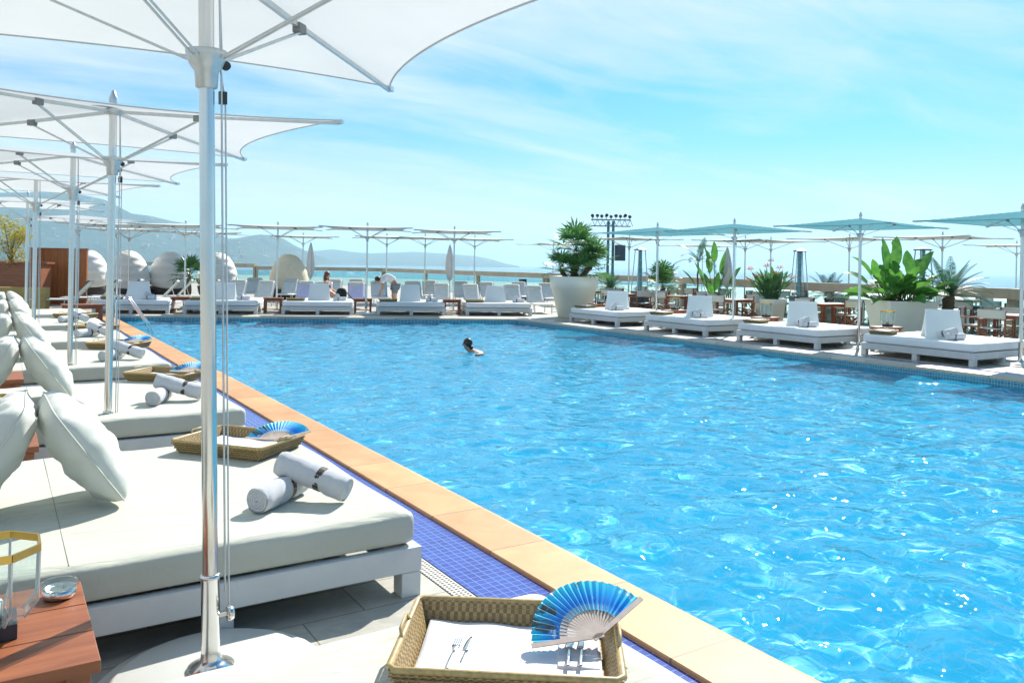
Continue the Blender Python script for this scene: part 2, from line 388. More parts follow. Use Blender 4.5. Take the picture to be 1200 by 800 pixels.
# pool shell
t = NT('pool_tile'); v = t.coords()
br = t.n('TexBrick'); br.offset = 0.0; br.inputs['Scale'].default_value = 1; br.inputs['Brick Width'].default_value = 0.125; br.inputs['Row Height'].default_value = 0.125
br.inputs['Mortar Size'].default_value = 0.007; br.inputs['Color1'].default_value = POOL1; br.inputs['Color2'].default_value = POOL2; br.inputs['Mortar'].default_value = POOLM
t.l(v, br.inputs['Vector']); t.out(t.bsdf(br.outputs['Color'], 0.4).outputs[0]); M_pool = t.m
sh = MB(); n = len(g4)
sh.add([(x, y, PD) for x, y in g4], [tuple(range(n))])
shell_f = struct(sh.build('pool_floor', M_pool))
sh = MB()
for z0, z1 in ((PD, -0.03),):
    sh.add([(x, y, z0) for x, y in g4] + [(x, y, z1) for x, y in g4], [(n + k, n + (k + 1) % n, (k + 1) % n, k) for k in range(n)])
t = NT('pool_wall_tile'); tcn = t.n('TexCoord'); sp = t.n('SeparateXYZ'); t.l(tcn.outputs['Object'], sp.inputs[0])
ad = t.n('Math', operation='ADD'); t.l(sp.outputs['X'], ad.inputs[0]); t.l(sp.outputs['Y'], ad.inputs[1]); cb = t.n('CombineXYZ'); t.l(ad.outputs[0], cb.inputs[0]); t.l(sp.outputs['Z'], cb.inputs[1])
br = t.n('TexBrick'); br.offset = 0.0; br.inputs['Scale'].default_value = 1; br.inputs['Brick Width'].default_value = 0.05; br.inputs['Row Height'].default_value = 0.05
br.inputs['Mortar Size'].default_value = 0.003; br.inputs['Color1'].default_value = (0.03, 0.22, 0.34, 1); br.inputs['Color2'].default_value = (0.05, 0.34, 0.46, 1); br.inputs['Mortar'].default_value = (0.42, 0.55, 0.55, 1)
t.l(cb.outputs[0], br.inputs['Vector']); t.out(t.bsdf(br.outputs['Color'], 0.3).outputs[0])
shell_w = struct(sh.build('pool_side', t.m))

# ------------------------------------------------------------------ water surface: real waves
def waves(X, Y):
    rng = np.random.RandomState(11); Z = np.zeros_like(X)
    wx = X + 0.25 * np.sin(0.9 * Y + 0.4) ; wy = Y + 0.25 * np.sin(0.8 * X + 1.1)
    for i in range(WN):
        lam = WL0 * (WL1 / WL0) ** rng.rand(); k = 2 * np.pi / lam
        th = rng.rand() * 2 * np.pi if i % 2 else R(57) + rng.randn() * 0.9
        amp = WA * lam ** 1.6 * (0.5 + rng.rand())
        ph = rng.rand() * 6.28
        s = np.sin(k * (wx * np.cos(th) + wy * np.sin(th)) + ph + 0.6 * np.sin(0.37 * k * (wx * np.sin(th) - wy * np.cos(th)) + ph * 3))
        Z += amp * s
    return Z
SP = 0.035
xs = np.arange(PX0 - 0.02, PX1 + 0.03, SP); ys = np.arange(-8.0, 26.6, SP)
GX, GY = np.meshgrid(xs, ys); GZ = waves(GX, GY)
W, Hh = len(xs), len(ys)
inside = np.ones_like(GX, bool)
for i in range(4):
    a, b = base_poly[i], base_poly[(i + 1) % 4]; inside &= ((b.x - a.x) * (GY - a.y) - (b.y - a.y) * (GX - a.x)) > -0.06
idx = np.arange(W * Hh).reshape(Hh, W)
q = inside[:-1, :-1] & inside[1:, :-1] & inside[:-1, 1:] & inside[1:, 1:]
F = np.stack([idx[:-1, :-1][q], idx[:-1, 1:][q], idx[1:, 1:][q], idx[1:, :-1][q]], 1)
used = np.unique(F); remap = -np.ones(W * Hh, int); remap[used] = np.arange(len(used)); F = remap[F]
V = np.stack([GX.ravel(), GY.ravel(), GZ.ravel() + WZ], 1)[used]
me = bpy.data.meshes.new('pool_water'); me.vertices.add(len(V)); me.vertices.foreach_set('co', V.ravel().astype(np.float32))
me.loops.add(F.size); me.loops.foreach_set('vertex_index', F.ravel().astype(np.int32))
me.polygons.add(len(F)); me.polygons.foreach_set('loop_start', np.arange(0, F.size, 4, dtype=np.int32)); me.polygons.foreach_set('loop_total', np.full(len(F), 4, np.int32))
me.update(calc_edges=True); me.validate(); me.polygons.foreach_set('use_smooth', np.ones(len(me.polygons), bool))
water = bpy.data.objects.new('pool_water', me); COL.objects.link(water); struct(water)
t = NT('water'); rf = t.n('BsdfRefraction'); rf.inputs['IOR'].default_value = 1.33; rf.inputs['Roughness'].default_value = 0.0; rf.inputs[0].default_value = WATER_TINT
gl = t.n('BsdfGlossy'); gl.inputs['Roughness'].default_value = 0.03; fr = t.n('Fresnel'); fr.inputs[0].default_value = 1.33
v = t.coords(); nb = t.bump(t.noise(v, 3.4, 2.2, .5, .3), 1.0, 0.055); t.l(nb, gl.inputs['Normal']); t.l(nb, fr.inputs['Normal'])
mx = t.n('MixShader'); t.l(fr.outputs[0], mx.inputs[0]); df = t.n('BsdfDiffuse'); df.inputs[0].default_value = SCAT; ms = t.n('MixShader'); ms.inputs[0].default_value = SUNFILLF; t.l(rf.outputs[0], ms.inputs[1]); t.l(df.outputs[0], ms.inputs[2]); t.l(ms.outputs[0], mx.inputs[1]); t.l(gl.outputs[0], mx.inputs[2]); t.out(mx.outputs[0])
me.materials.append(t.m)
if MNEE:
    sun_d.cycles.is_caustics_light = True
    water.cycles.is_caustics_caster = True
    shell_f.cycles.is_caustics_receiver = True; shell_w.cycles.is_caustics_receiver = True
# ================================================================== makers
def rbox_mesh(lx, ly, lz, r, seg=4, wob=0.0, seed=0, cx=0, cy=0, cz=0):
    """upholstered block: finely gridded, rounded edges, slight sag and wobble"""
    mb = MB(); nx = max(6, int(lx / 0.09)); ny = max(6, int(ly / 0.09))
    def face(fn, a, b): mb.grid(fn, a, b, True)
    hx, hy, hz = lx / 2, ly / 2, lz / 2
    def rnd(p):
        x, y, z = p; c = Vector((max(-hx + r, min(hx - r, x)), max(-hy + r, min(hy - r, y)), max(-hz + r, min(hz - r, z))))
        d = Vector(p) - c
        q = c + (d.normalized() * r if d.length > 1e-9 else Vector((0, 0, 0)))
        if wob and z > 0:
            q.z += wob * (math.sin(7 * x + seed) * math.sin(5 * y + 1.3 * seed) + 0.5 * math.sin(17 * x + 3 * y))
        elif wob:
            pass
        return Vector((q.x + cx, q.y + cy, q.z + cz))
    def ts(n):   # dense near the ends
        return lambda k: (0.5 - 0.5 * math.cos(math.pi * k)) * 0.5 + k * 0.5
    f = ts(0)
    face(lambda u, v: rnd((-hx + lx * f(u), -hy + ly * f(v), hz)), nx, ny)
    face(lambda u, v: rnd((-hx + lx * f(v), -hy + ly * f(u), -hz)), ny, nx)
    face(lambda u, v: rnd((-hx + lx * f(u), -hy, -hz + lz * v)), nx, 8)
    face(lambda u, v: rnd((hx - lx * f(u), hy, -hz + lz * v)), nx, 8)
    face(lambda u, v: rnd((hx, -hy + ly * f(u), -hz + lz * v)), ny, 8)
    face(lambda u, v: rnd((-hx, hy - ly * f(u), -hz + lz * v)), ny, 8)
    return mb
def weld(o, d=0.0005):
    bm = bmesh.new(); bm.from_mesh(o.data); bmesh.ops.remove_doubles(bm, verts=bm.verts, dist=d)
    bmesh.ops.recalc_face_normals(bm, faces=bm.faces); bm.to_mesh(o.data); bm.free(); return o

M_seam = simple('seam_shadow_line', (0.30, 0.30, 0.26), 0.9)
def make_daybed(label, L=2.3, W=2.24, split=None, backrest=None, group=None, cloth=None, midx=None):
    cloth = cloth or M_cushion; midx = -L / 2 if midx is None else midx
    """origin: ground, centre of the pool-side edge; bed runs to -X"""
    t = thing('daybed', label, 'daybed', group=group)
    fr = MB(); h0, h1 = 0.125, 0.25; T = 0.06
    fr.box((-L / 2, -W / 2 + T / 2, (h0 + h1) / 2), (L, T, h1 - h0)); fr.box((-L / 2, W / 2 - T / 2, (h0 + h1) / 2), (L, T, h1 - h0))
    fr.box((-T / 2, 0, (h0 + h1) / 2), (T, W - 2 * T, h1 - h0)); fr.box((-L + T / 2, 0, (h0 + h1) / 2), (T, W - 2 * T, h1 - h0))
    for k in range(9): fr.box((-0.2 - k * (L - 0.4) / 8, 0, h1 - 0.025), (0.08, W - 2 * T, 0.02))
    fr.build('frame', M_white, t, bevel=0.006)
    for x in (-0.055, midx, -L + 0.055):
        for y in (-W / 2 + 0.055, 0, W / 2 - 0.055):
            if x == midx and y == 0: continue
            MB().box((x, y, (h0 - 0.001) / 2), (0.105, 0.105, h0 - 0.001)).build('leg', M_white, t, bevel=0.004)
    m = 0.02
    weld(rbox_mesh(L - 2 * m, W - 2 * m, 0.165, 0.045, wob=0.004, cx=-L / 2, cz=0.338).build('mattress', cloth, t))
    if split:
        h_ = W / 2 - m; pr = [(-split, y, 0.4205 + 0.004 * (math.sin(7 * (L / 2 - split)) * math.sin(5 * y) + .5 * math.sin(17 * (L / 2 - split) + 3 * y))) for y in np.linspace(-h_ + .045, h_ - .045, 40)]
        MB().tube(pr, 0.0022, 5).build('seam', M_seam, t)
    if backrest:
        bx, by, br_ = backrest
        # a raised wedge: sloping padded panel and the folded panel that holds it up behind
        M = Matrix.Translation((bx, by, 0.415)) @ Matrix.Rotation(br_, 4, 'Z')
        def wedge(front):
            mb = MB(); wt, wb, hh = 0.31, 0.36, 0.56
            def fn(u, v):
                hw = wb + (wt - wb) * min(1, v * 1.15) ** 0.6; y = (u - 0.5) * 2 * hw
                x = (0.24 if front else -0.22) * (1 - v) ** 1.2 ; z = hh * v
                return (x, y, z)
            mb.grid(fn, 8, 10, True, M)
            return mb
        for f_, nm in ((True, 'backrest'), (False, 'backrest_fold')):
            o = wedge(f_).build(nm, cloth, t); s = o.modifiers.new('s', 'SOLIDIFY'); s.thickness = 0.045 if f_ else 0.02; s.offset = -1 if f_ else 1
            b = o.modifiers.new('b', 'BEVEL'); b.width = 0.012; b.segments = 3; b.limit_method = 'ANGLE'
    return t

def make_pillow(label, group=None):
    t = thing('pillow', label, 'pillow', group=group); S = 0.31; T = 0.13
    def P(u, v, sgn):
        a, b = 2 * u - 1, 2 * v - 1
        k = 1 - 0.05 * (1 - b * b) - .12 * b ** 6; j = 1 - 0.05 * (1 - a * a) - .12 * a ** 6
        e = max(0, (1 - abs(a) ** 2.8)) ** 0.55 * max(0, (1 - abs(b) ** 2.8)) ** 0.55
        wr = 0.010 * math.sin(9 * a + 3 * b * b) * math.sin(7 * b + 1.7) * e + 0.006 * math.sin(26 * (a + 0.3 * b)) * e * (1 - e)
        wr += 0.010 * math.sin(5 * a - 8 * b) * math.sin(11 * a * b + 2) * e * (1 - .6 * e) * 1.5
        wr += 0.014 * math.sin(14 * math.atan2(b, a + 1e-6)) * e * (1 - e) * 1.6
        return Vector((a * S * k, b * S * j, sgn * (T * e) + wr))
    mb = MB(); N = 26
    mb.grid(lambda u, v: P(u, v, 1), N, N); mb.grid(lambda u, v: P(1 - u, v, -1), N, N)
    weld(mb.build('cover', M_fabric, t), 0.001)
    pts = []
    for k in range(28): pts.append(P(k / 28, 0, 0))
    for k in range(28): pts.append(P(1, k / 28, 0))
    for k in range(28): pts.append(P(1 - k / 28, 1, 0))
    for k in range(28): pts.append(P(0, 1 - k / 28, 0))
    MB().tube(pts, 0.0045, 6, closed=True).build('piping', M_fabric, t)
    return t

t_ = NT('studded_band'); v = t_.coords((1, 1, 1))
ch = t_.n('TexVoronoi', feature='F1', distance='MANHATTAN'); ch.inputs['Scale'].default_value = 85; ch.inputs['Randomness'].default_value = 0.0; t_.l(v, ch.inputs['Vector'])
t_.out(t_.bsdf(t_.ramp(ch.outputs['Distance'], [(0.30, (0.62, 0.56, 0.46)), (0.38, (0.045, 0.035, 0.028))]), 0.6).outputs[0]); M_band = t_.m
def make_towel(label, group=None):
    """rolled towel along local X, centred"""
    t = thing('rolled_towel', label, 'towel', group=group); L, r0 = 0.42, 0.068; mb = MB()
    def body(u, v):
        a = 2 * math.pi * u; x = (v - 0.5) * L
        e = min(1, (0.5 - abs(v - 0.5)) / 0.06); rr = r0 * (0.90 + 0.10 * e ** 0.5) * (1 + 0.035 * math.sin(3 * a + 5 * v) + 0.02 * math.sin(9 * v * 3 + 2 * a))
        b = abs(v - 0.62) * L
        if b < 0.05: rr *= 1 - 0.10 * (1 - b / 0.05)
        return Vector((x, rr * math.cos(a), rr * math.sin(a)))
    mb.grid(body, 26, 30, True, None, True)
    for s in (-1, 1):
        mb.lathe([(0.0005, 0.0), (r0 * 0.93, 0.0)], 20, M=Matrix.Translation((s * (L / 2 - 0.008), 0, 0)) @ Matrix.Rotation(s * math.pi / 2, 4, 'Y'))
        pts = []
        for k in range(90):
            q = k / 89; a = q * 4.4 * 2 * math.pi; rr = 0.006 + q * (r0 * 0.9 - 0.008)
            pts.append((s * (L / 2 - 0.004), rr * math.cos(a) * 1.04, rr * math.sin(a) * 0.97))
        mb.tube(pts, 0.0068, 6)
    mb.build('towel_roll', M_terry, t)
    bm_ = MB(); bm_.grid(lambda u, v: Vector(((v - 0.5) * 0.034 + 0.12 * L, (r0 * 0.95) * math.cos(2 * math.pi * u), (r0 * 0.95) * math.sin(2 * math.pi * u))), 30, 2, True, None, True)
    bm_.build('band', M_band, t)
    return t

# --- wicker
t_ = NT('wicker'); v = t_.coords((1, 1, 1)); wv = t_.n('TexWave', wave_type='BANDS', bands_direction='Z'); wv.inputs['Scale'].default_value = 38; wv.inputs['Distortion'].default_value = 1.2; t_.l(v, wv.inputs['Vector'])
ck = t_.n('TexChecker'); ck.inputs['Scale'].default_value = 75; t_.l(v, ck.inputs['Vector'])
ck.inputs['Color1'].default_value = (0.43, 0.31, 0.15, 1); ck.inputs['Color2'].default_value = (0.22, 0.15, 0.06, 1)
mu = t_.n('MixRGB', blend_type='MULTIPLY'); mu.inputs[0].default_value = 0.6; t_.l(ck.outputs[0], mu.inputs[1]); t_.l(t_.ramp(t_.noise(v, 50, 3), [(0.3, (0.55, 0.5, 0.4)), (0.7, (1.2, 1.15, 1.0))]), mu.inputs[2])
t_.out(t_.bsdf(mu.outputs[0], 0.5, 0, t_.bump(ck.outputs['Fac'], 0.6, 0.004)).outputs[0]); M_wicker = t_.m
M_rim = simple('cane_rim', (0.42, 0.30, 0.12), 0.45, var=0.25, scale=60)
def make_tray(label, group=None, lx=0.66, ly=0.44):
    t = thing('wicker_tray', label, 'tray', group=group); mb = MB(); hz = 0.085
    def rect(q, z, s=0):
        a, b = lx / 2 - 0.035 * (1 - q) - s, ly / 2 - 0.035 * (1 - q) - s
        return [(-a, -b, z), (a, -b, z), (a, b, z), (-a, b, z)]
    o0, o1, i1, i0 = rect(0, 0), rect(1, hz), rect(1, hz, 0.012), rect(0, 0.01, 0.012)
    vs = o0 + o1 + i1 + i0
    fs = [(3, 2, 1, 0)] + [(k, (k + 1) % 4, 4 + (k + 1) % 4, 4 + k) for k in range(4)] + [(4 + k, 4 + (k + 1) % 4, 8 + (k + 1) % 4, 8 + k) for k in range(4)] + [(8 + k, 8 + (k + 1) % 4, 12 + (k + 1) % 4, 12 + k) for k in range(4)] + [(12, 13, 14, 15)]
    mb.add(vs, fs, None, False)
    for z in (0.02, 0.036, 0.052, 0.068):       # woven strands
        q = z / hz; a, b = lx / 2 - 0.035 * (1 - q) + 0.002, ly / 2 - 0.035 * (1 - q) + 0.002
        pts = []
        for (p, w_) in (((-a, -b), (a, -b)), ((a, -b), (a, b)), ((a, b), (-a, b)), ((-a, b), (-a, -b))):
            n = int(math.dist(p, w_) / 0.014)
            for k in range(n):
                f = k / n; off = 0.003 * (1 if (k + int(z * 62)) % 2 else -1)
                x, y = p[0] + (w_[0] - p[0]) * f, p[1] + (w_[1] - p[1]) * f
                pts.append((x + (off if p[0] == w_[0] else 0), y + (off if p[1] == w_[1] else 0), z))
        mb.tube(pts, 0.0065, 5, closed=True)
    mb.build('basket', M_wicker, t)
    a, b = lx / 2, ly / 2; c = 0.02
    pts = [(-a + c, -b, hz), (a - c, -b, hz), (a, -b + c, hz), (a, b - c, hz), (a - c, b, hz), (-a + c, b, hz), (-a, b - c, hz), (-a, -b + c, hz)]
    MB().tube(pts, 0.011, 8, closed=True).build('rim', M_rim, t)
    for s in (-1, 1):
        MB().tube([(s * (a - 0.004), -0.07, hz + 0.004), (s * (a + 0.004), -0.05, hz + 0.03), (s * (a + 0.006), 0.05, hz + 0.03), (s * (a - 0.004), 0.07, hz + 0.004)], 0.006, 6).build('handle', M_rim, t)
    return t
M_napkin = simple('linen_white', (0.74, 0.74, 0.78), 0.9, var=0.04, bump=0.3, bscale=400)
def cloth_sheet(lx, ly, z, amp, seed, thick=0.004):
    def fn(u, v): 
        x, y = (u - .5) * lx, (v - .5) * ly
        return (x, y, z + amp * (math.sin(9 * x + seed) * math.sin(13 * y + 2 * seed) + 0.6 * math.sin(31 * x + 17 * y + seed)) + amp)
    mb = MB(); mb.grid(fn, 26, 20, True); return mb
def make_placemat(label, group=None):
    o = cloth_sheet(0.52, 0.32, 0.012, 0.004, 1.0).build('napkin', M_napkin)
    s = o.modifiers.new('s', 'SOLIDIFY'); s.thickness = 0.003; s.offset = 1
    return tag(o, label, 'napkin', group)
def make_cutlery(kind, label, group=None):
    t = thing(kind, label, kind, group=group)
    MB().grid(lambda u, v: (-0.11 + 0.12 * v, (u - .5) * (0.008 + 0.006 * (1 - v)), 0.003 + 0.002 * math.sin(3 * v)), 2, 8).build('handle', M_chrome, t)
    if kind == 'fork':
        mb = MB(); mb.grid(lambda u, v: (0.01 + 0.04 * v, (u - .5) * (0.008 + 0.018 * min(1, v * 1.6)), 0.004), 2, 6)
        for k in range(4): mb.box((0.075, (k - 1.5) * 0.0068, 0.005), (0.055, 0.0035, 0.0015))
        mb.build('tines', M_chrome, t)
    else:
        MB().grid(lambda u, v: (0.01 + 0.10 * v, (u - .3) * 0.020 * (1 - v ** 3 * 0.8), 0.004), 3, 8).build('blade', M_chrome, t)
    for c in t.children:
        s = c.modifiers.new('s', 'SOLIDIFY'); s.thickness = 0.002
    return t

# --- folding fan
t_ = NT('fan_leaf'); tcn = t_.n('TexCoord'); sp_ = t_.n('SeparateXYZ'); t_.l(tcn.outputs['Object'], sp_.inputs[0])
v = t_.coords((1, 1, 1)); ln = t_.n('VectorMath', operation='LENGTH'); t_.l(tcn.outputs['Object'], ln.inputs[0])
base = t_.ramp(ln.outputs['Value'], [(0.09, (0.16, 0.62, 0.80)), (0.135, (0.02, 0.24, 0.68)), (0.17, (0.02, 0.40, 0.80)), (0.205, (0.04, 0.58, 0.80))])
blot = t_.ramp(t_.noise(v, 9, 5, .65, .6), [(0.56, (0, 0, 0)), (0.60, (1, 1, 1))])
blot2 = t_.ramp(t_.noise(t_.coords((1.4, .8, 1)), 12, 3, .6), [(0.62, (0, 0, 0)), (0.66, (1, 1, 1))])
m1 = t_.n('MixRGB'); t_.l(blot, m1.inputs[0]); t_.l(base, m1.inputs[1]); m1.inputs[2].default_value = (0.06, 0.10, 0.12, 1)
m2 = t_.n('MixRGB'); t_.l(blot2, m2.inputs[0]); t_.l(m1.outputs[0], m2.inputs[1]); m2.inputs[2].default_value = (0.50, 0.66, 0.78, 1)
t_.out(t_.bsdf(m2.outputs[0], 0.6).outputs[0]); M_fan = t_.m
M_sticks = simple('fan_wood', (0.56, 0.45, 0.38), 0.5, var=0.12, scale=30)
def make_fan(label, group=None, a0=R(38), a1=R(187), Rr=0.218):
    """in the local XY plane, pivot at the origin, opening upwards (+Y); pleats along Z"""
    t = thing('hand_fan', label, 'fan', group=group); n = 22
    mb = MB(); r1 = Rr * 0.46
    vs = []; fs = []
    for k in range(n * 2 + 1):
        a = a0 + (a1 - a0) * k / (2 * n); z = 0.0045 * (1 if k % 2 else -1)
        for r in (r1, Rr * 0.75, Rr - 0.004 * (k % 2)): vs.append((r * math.cos(a), r * math.sin(a), z * (0.4 + 0.8 * r / Rr)))
    for k in range(2 * n):
        for j in range(2): fs.append((k * 3 + j, k * 3 + j + 1, k * 3 + j + 4, k * 3 + j + 3))
    mb.add(vs, fs, None, False); lf = mb.build('leaf', M_fan, t)
    s = lf.modifiers.new('s', 'SOLIDIFY'); s.thickness = 0.0008
    st = MB()
    for k in range(n + 1):
        a = a0 + (a1 - a0) * k / n
        st.grid(lambda u, v, a=a, k=k: Vector(((0.0 + v * r1 * 1.25) * math.cos(a) - (u - .5) * (0.003 + 0.007 * v) * math.sin(a), (v * r1 * 1.25) * math.sin(a) + (u - .5) * (0.003 + 0.007 * v) * math.cos(a), -0.006 + 0.0004 * k)), 1, 4, False)
    so = st.build('sticks', M_sticks, t); s = so.modifiers.new('s', 'SOLIDIFY'); s.thickness = 0.001
    for a in (a0, a1):
        MB().beam((-0.02 * math.cos(a), -0.02 * math.sin(a), 0.004), ((Rr + 0.004) * math.cos(a), (Rr + 0.004) * math.sin(a), 0.004), 0.016, 0.005).build('guard', M_sticks, t)
    return t

# --- umbrella
def make_umbrella(label, group, a=1.5, zt=2.78, zc=2.93, canopy=None, detail=True, pole_r=0.030, cat='parasol'):
    canopy = canopy or M_canopy
    t = thing('parasol', label, cat, group=group)
    prof = [(0.0, 0.0), (0.44, 0.0), (0.45, 0.012), (0.43, 0.022), (0.385, 0.024), (0.38, 0.045), (0.36, 0.055), (0.05, 0.062), (0.0, 0.062)]
    MB().lathe(prof, 40 if detail else 20).build('base', M_white2, t)
    MB().lathe([(0.0, 0.0625), (0.088, 0.0625), (0.09, 0.072), (0.05, 0.085), (pole_r + 0.01, 0.105), (pole_r + 0.004, 0.14)], 24).build('flange', M_chrome, t)
    n = 20 if detail else 10
    MB().tube([(0, 0, 0.07), (0, 0, zc + 0.09)], pole_r, n).build('pole', M_chrome, t)
    MB().lathe([(pole_r + .001, 0.10), (pole_r + 0.006, 0.11), (pole_r + 0.006, 0.42), (pole_r + 0.010, 0.425), (pole_r + 0.010, 0.438), (pole_r + .001, 0.442)], n).build('collar', M_chrome, t)
    zs = 2.50
    MB().lathe([(pole_r + .001, zs - 0.12), (pole_r + 0.012, zs - 0.115), (pole_r + 0.016, zs - 0.05), (0.062, zs - 0.03), (0.075, zs + 0.0), (0.08, zs + 0.03), (pole_r + 0.01, zs + 0.035)], n).build('slider', M_steel, t)
    MB().lathe([(pole_r + .001, zc - 0.05), (0.07, zc - 0.045), (0.075, zc - 0.01), (0.05, zc + 0.0), (pole_r + .001, zc + 0.005)], n).build('top_hub', M_steel, t)
    MB().lathe([(pole_r + .002, zc + 0.05), (pole_r + 0.006, zc + 0.08), (0.012, zc + 0.15), (0.0, zc + 0.155)], n).build('finial', M_steel, t)
    if detail:
        MB().tube([(0.055, -0.01, 0.36), (0.055, -0.01, zs - 0.05)], 0.0042, 6).tube([(0.072, 0.0, 0.30), (0.072, 0.0, zs - 0.16), (0.055, 0, zs - 0.05), (0.05, 0, zc - 0.05)], 0.0036, 6).tube([(0.065, 0.02, zs), (0.055, 0.02, zc - 0.04)], 0.0036, 6).build('rope', M_steel, t)
        MB().lathe([(0.0, -0.012), (0.028, -0.012), (0.030, 0.0), (0.026, 0.012), (0.0, 0.014)], 14, M=Matrix.Translation((0.075, -0.01, 0.27)) @ Matrix.Rotation(math.pi / 2, 4, 'Y')).beam((0.03, -0.01, 0.27), (0.07, -0.01, 0.27), 0.012, 0.012).build('crank', M_chrome, t)
        MB().box((0.062, 0, zs - 0.15), (0.03, 0.022, 0.05)).lathe([(0.0, -0.01), (0.018, -0.01), (0.018, 0.01), (0.0, 0.01)], 12, M=Matrix.Translation((0.075, 0.0, zs - 0.02)) @ Matrix.Rotation(math.pi / 2, 4, 'X')).build('pulley', M_dark, t)
    for sx, sy in ((1, 1), (1, -1), (-1, 1), (-1, -1)):
        tip = Vector((sx * a, sy * a, zt)); top = Vector((sx * 0.05, sy * 0.05, zc - 0.03))
        kn = top.lerp(tip, 0.37); kn.z -= 0.012; d = Vector((sx, sy, 0)).normalized(); side = Vector((-d.y, d.x, 0))
        mid = top.lerp(tip, 0.75) - Vector((0, 0, 0.006))
        rb = MB().beam(top, kn, 0.022, 0.026).beam(kn, tip - Vector((0, 0, 0.012)), 0.018, 0.022)
        ro = rb.build('rib', M_steel, t)
        MB().box((0, 0, 0), (0.07, 0.045, 0.05), 0, Matrix.Translation(kn - Vector((0, 0, 0.012))) @ Matrix.Rotation(math.atan2(sy, sx), 4, 'Z')).build('bracket', M_bracket, ro, bevel=0.006 if detail else 0)
        s0 = Vector((0, 0, zs)) + d * 0.075; kk = kn - Vector((0, 0, 0.03))
        if detail: sb = MB().tube([s0 + side * 0.012, kk + side * 0.010], 0.0055, 6).tube([s0 - side * 0.012, kk - side * 0.010], 0.0055, 6)
        else: sb = MB().tube([s0, kk], 0.012, 6)
        sb.build('strut', M_steel, t)
        MB().box((0, 0, 0), (0.06, 0.035, 0.03), 0, Matrix.Translation(tip) @ Matrix.Rotation(math.atan2(sy, sx), 4, 'Z')).build('tip_cap', M_steel, t)
    N = 28 if detail else 16; kcv = 0.20
    def fn(u, v):
        A, B = 2 * u - 1, 2 * v - 1
        x = a * A * (1 - kcv * abs(A) ** 1.5 * (1 - B * B)); y = a * B * (1 - kcv * abs(B) ** 1.5 * (1 - A * A))
        r = max(abs(A), abs(B)); m = min(abs(A), abs(B))
        z = zc + (zt - zc) * r + 0.012 - 0.030 * r * (1 - (m / r if r > 0.01 else 1) ** 2) * (1 - 0.3 * r)
        return (x, y, z)
    can = MB(); can.grid(fn, N, N, True); co = can.build('canopy', canopy, t)
    pts = [fn(k / N, 0) for k in range(N)] + [fn(1, k / N) for k in range(N)] + [fn(1 - k / N, 1) for k in range(N)] + [fn(0, 1 - k / N) for k in range(N)]
    MB().tube(pts, 0.006 if detail else 0.009, 5, closed=True).build('hem', canopy, co)
    return t

def make_side_table(label, group=None, lx=0.62, ly=0.68, h=0.45, simple_=False):
    t = thing('side_table', label, 'table', group=group)
    n = 3; w_ = ly / n
    mb = MB()
    for k in range(n): mb.box((0, -ly / 2 + w_ * (k + .5), h - 0.02), (lx, w_ - 0.004, 0.04))
    mb.build('tabletop', M_wood, t, bevel=0.003)
    MB().box((0, 0, h - 0.075), (lx - 0.10, ly - 0.10, 0.07)).build('apron', M_wood, t)
    for sx in (-1, 1):
        for sy in (-1, 1):
            MB().box((sx * (lx / 2 - 0.06), sy * (ly / 2 - 0.06), (h - 0.045) / 2), (0.07, 0.07, h - 0.045)).build('leg', M_woodv, t, bevel=0.003)
    MB().box((0, 0, 0.12), (lx - 0.14, ly - 0.14, 0.02)).build('shelf', M_wood, t)
    return t
def make_lantern(label, group=None, r=0.15, h=0.30, n=8):
    t = thing('lantern', label, 'lantern', group=group)
    MB().lathe([(0.0, 0.0), (0.11 * r / .15, 0.0), (0.11 * r / .15, 0.06), (0.0, 0.06)], 4, M=Matrix.Rotation(R(45), 4, 'Z'), smooth=False).build('base', M_dark, t, bevel=0.003)
    gl = MB(); ph = math.pi / n
    ro = Matrix.Rotation(ph, 4, 'Z')
    gl.lathe([(r * 0.70, 0.062), (r * 0.97, 0.062 + h * 0.22), (r, h + 0.05)], n, M=ro, smooth=False).lathe([(0.0, 0.064), (r * 0.70, 0.064)], n, M=ro, smooth=False).build('glass', M_glass, t)
    rp = [(r * math.cos(ph + 2 * math.pi * k / n), r * math.sin(ph + 2 * math.pi * k / n)) for k in range(n)]
    mb = MB()
    for k in range(n):
        p, q_ = rp[k], rp[(k + 1) % n]; mb.beam((p[0], p[1], h + 0.038), (q_[0], q_[1], h + 0.038), 0.008, 0.030)
    mb.build('rim', M_brass, t)
    for k in range(n):
        p = rp[k]; MB().tube([(p[0] * .71, p[1] * .71, 0.064), (p[0] * .97, p[1] * .97, 0.062 + h * 0.22), (p[0], p[1], h + 0.02)], 0.0045, 5).build('glass_edge', M_steel, t)
    MB().lathe([(0.0, 0.066), (0.035, 0.066), (0.036, 0.13), (0.0, 0.132)], 16).build('candle', M_fabric, t)
    return t

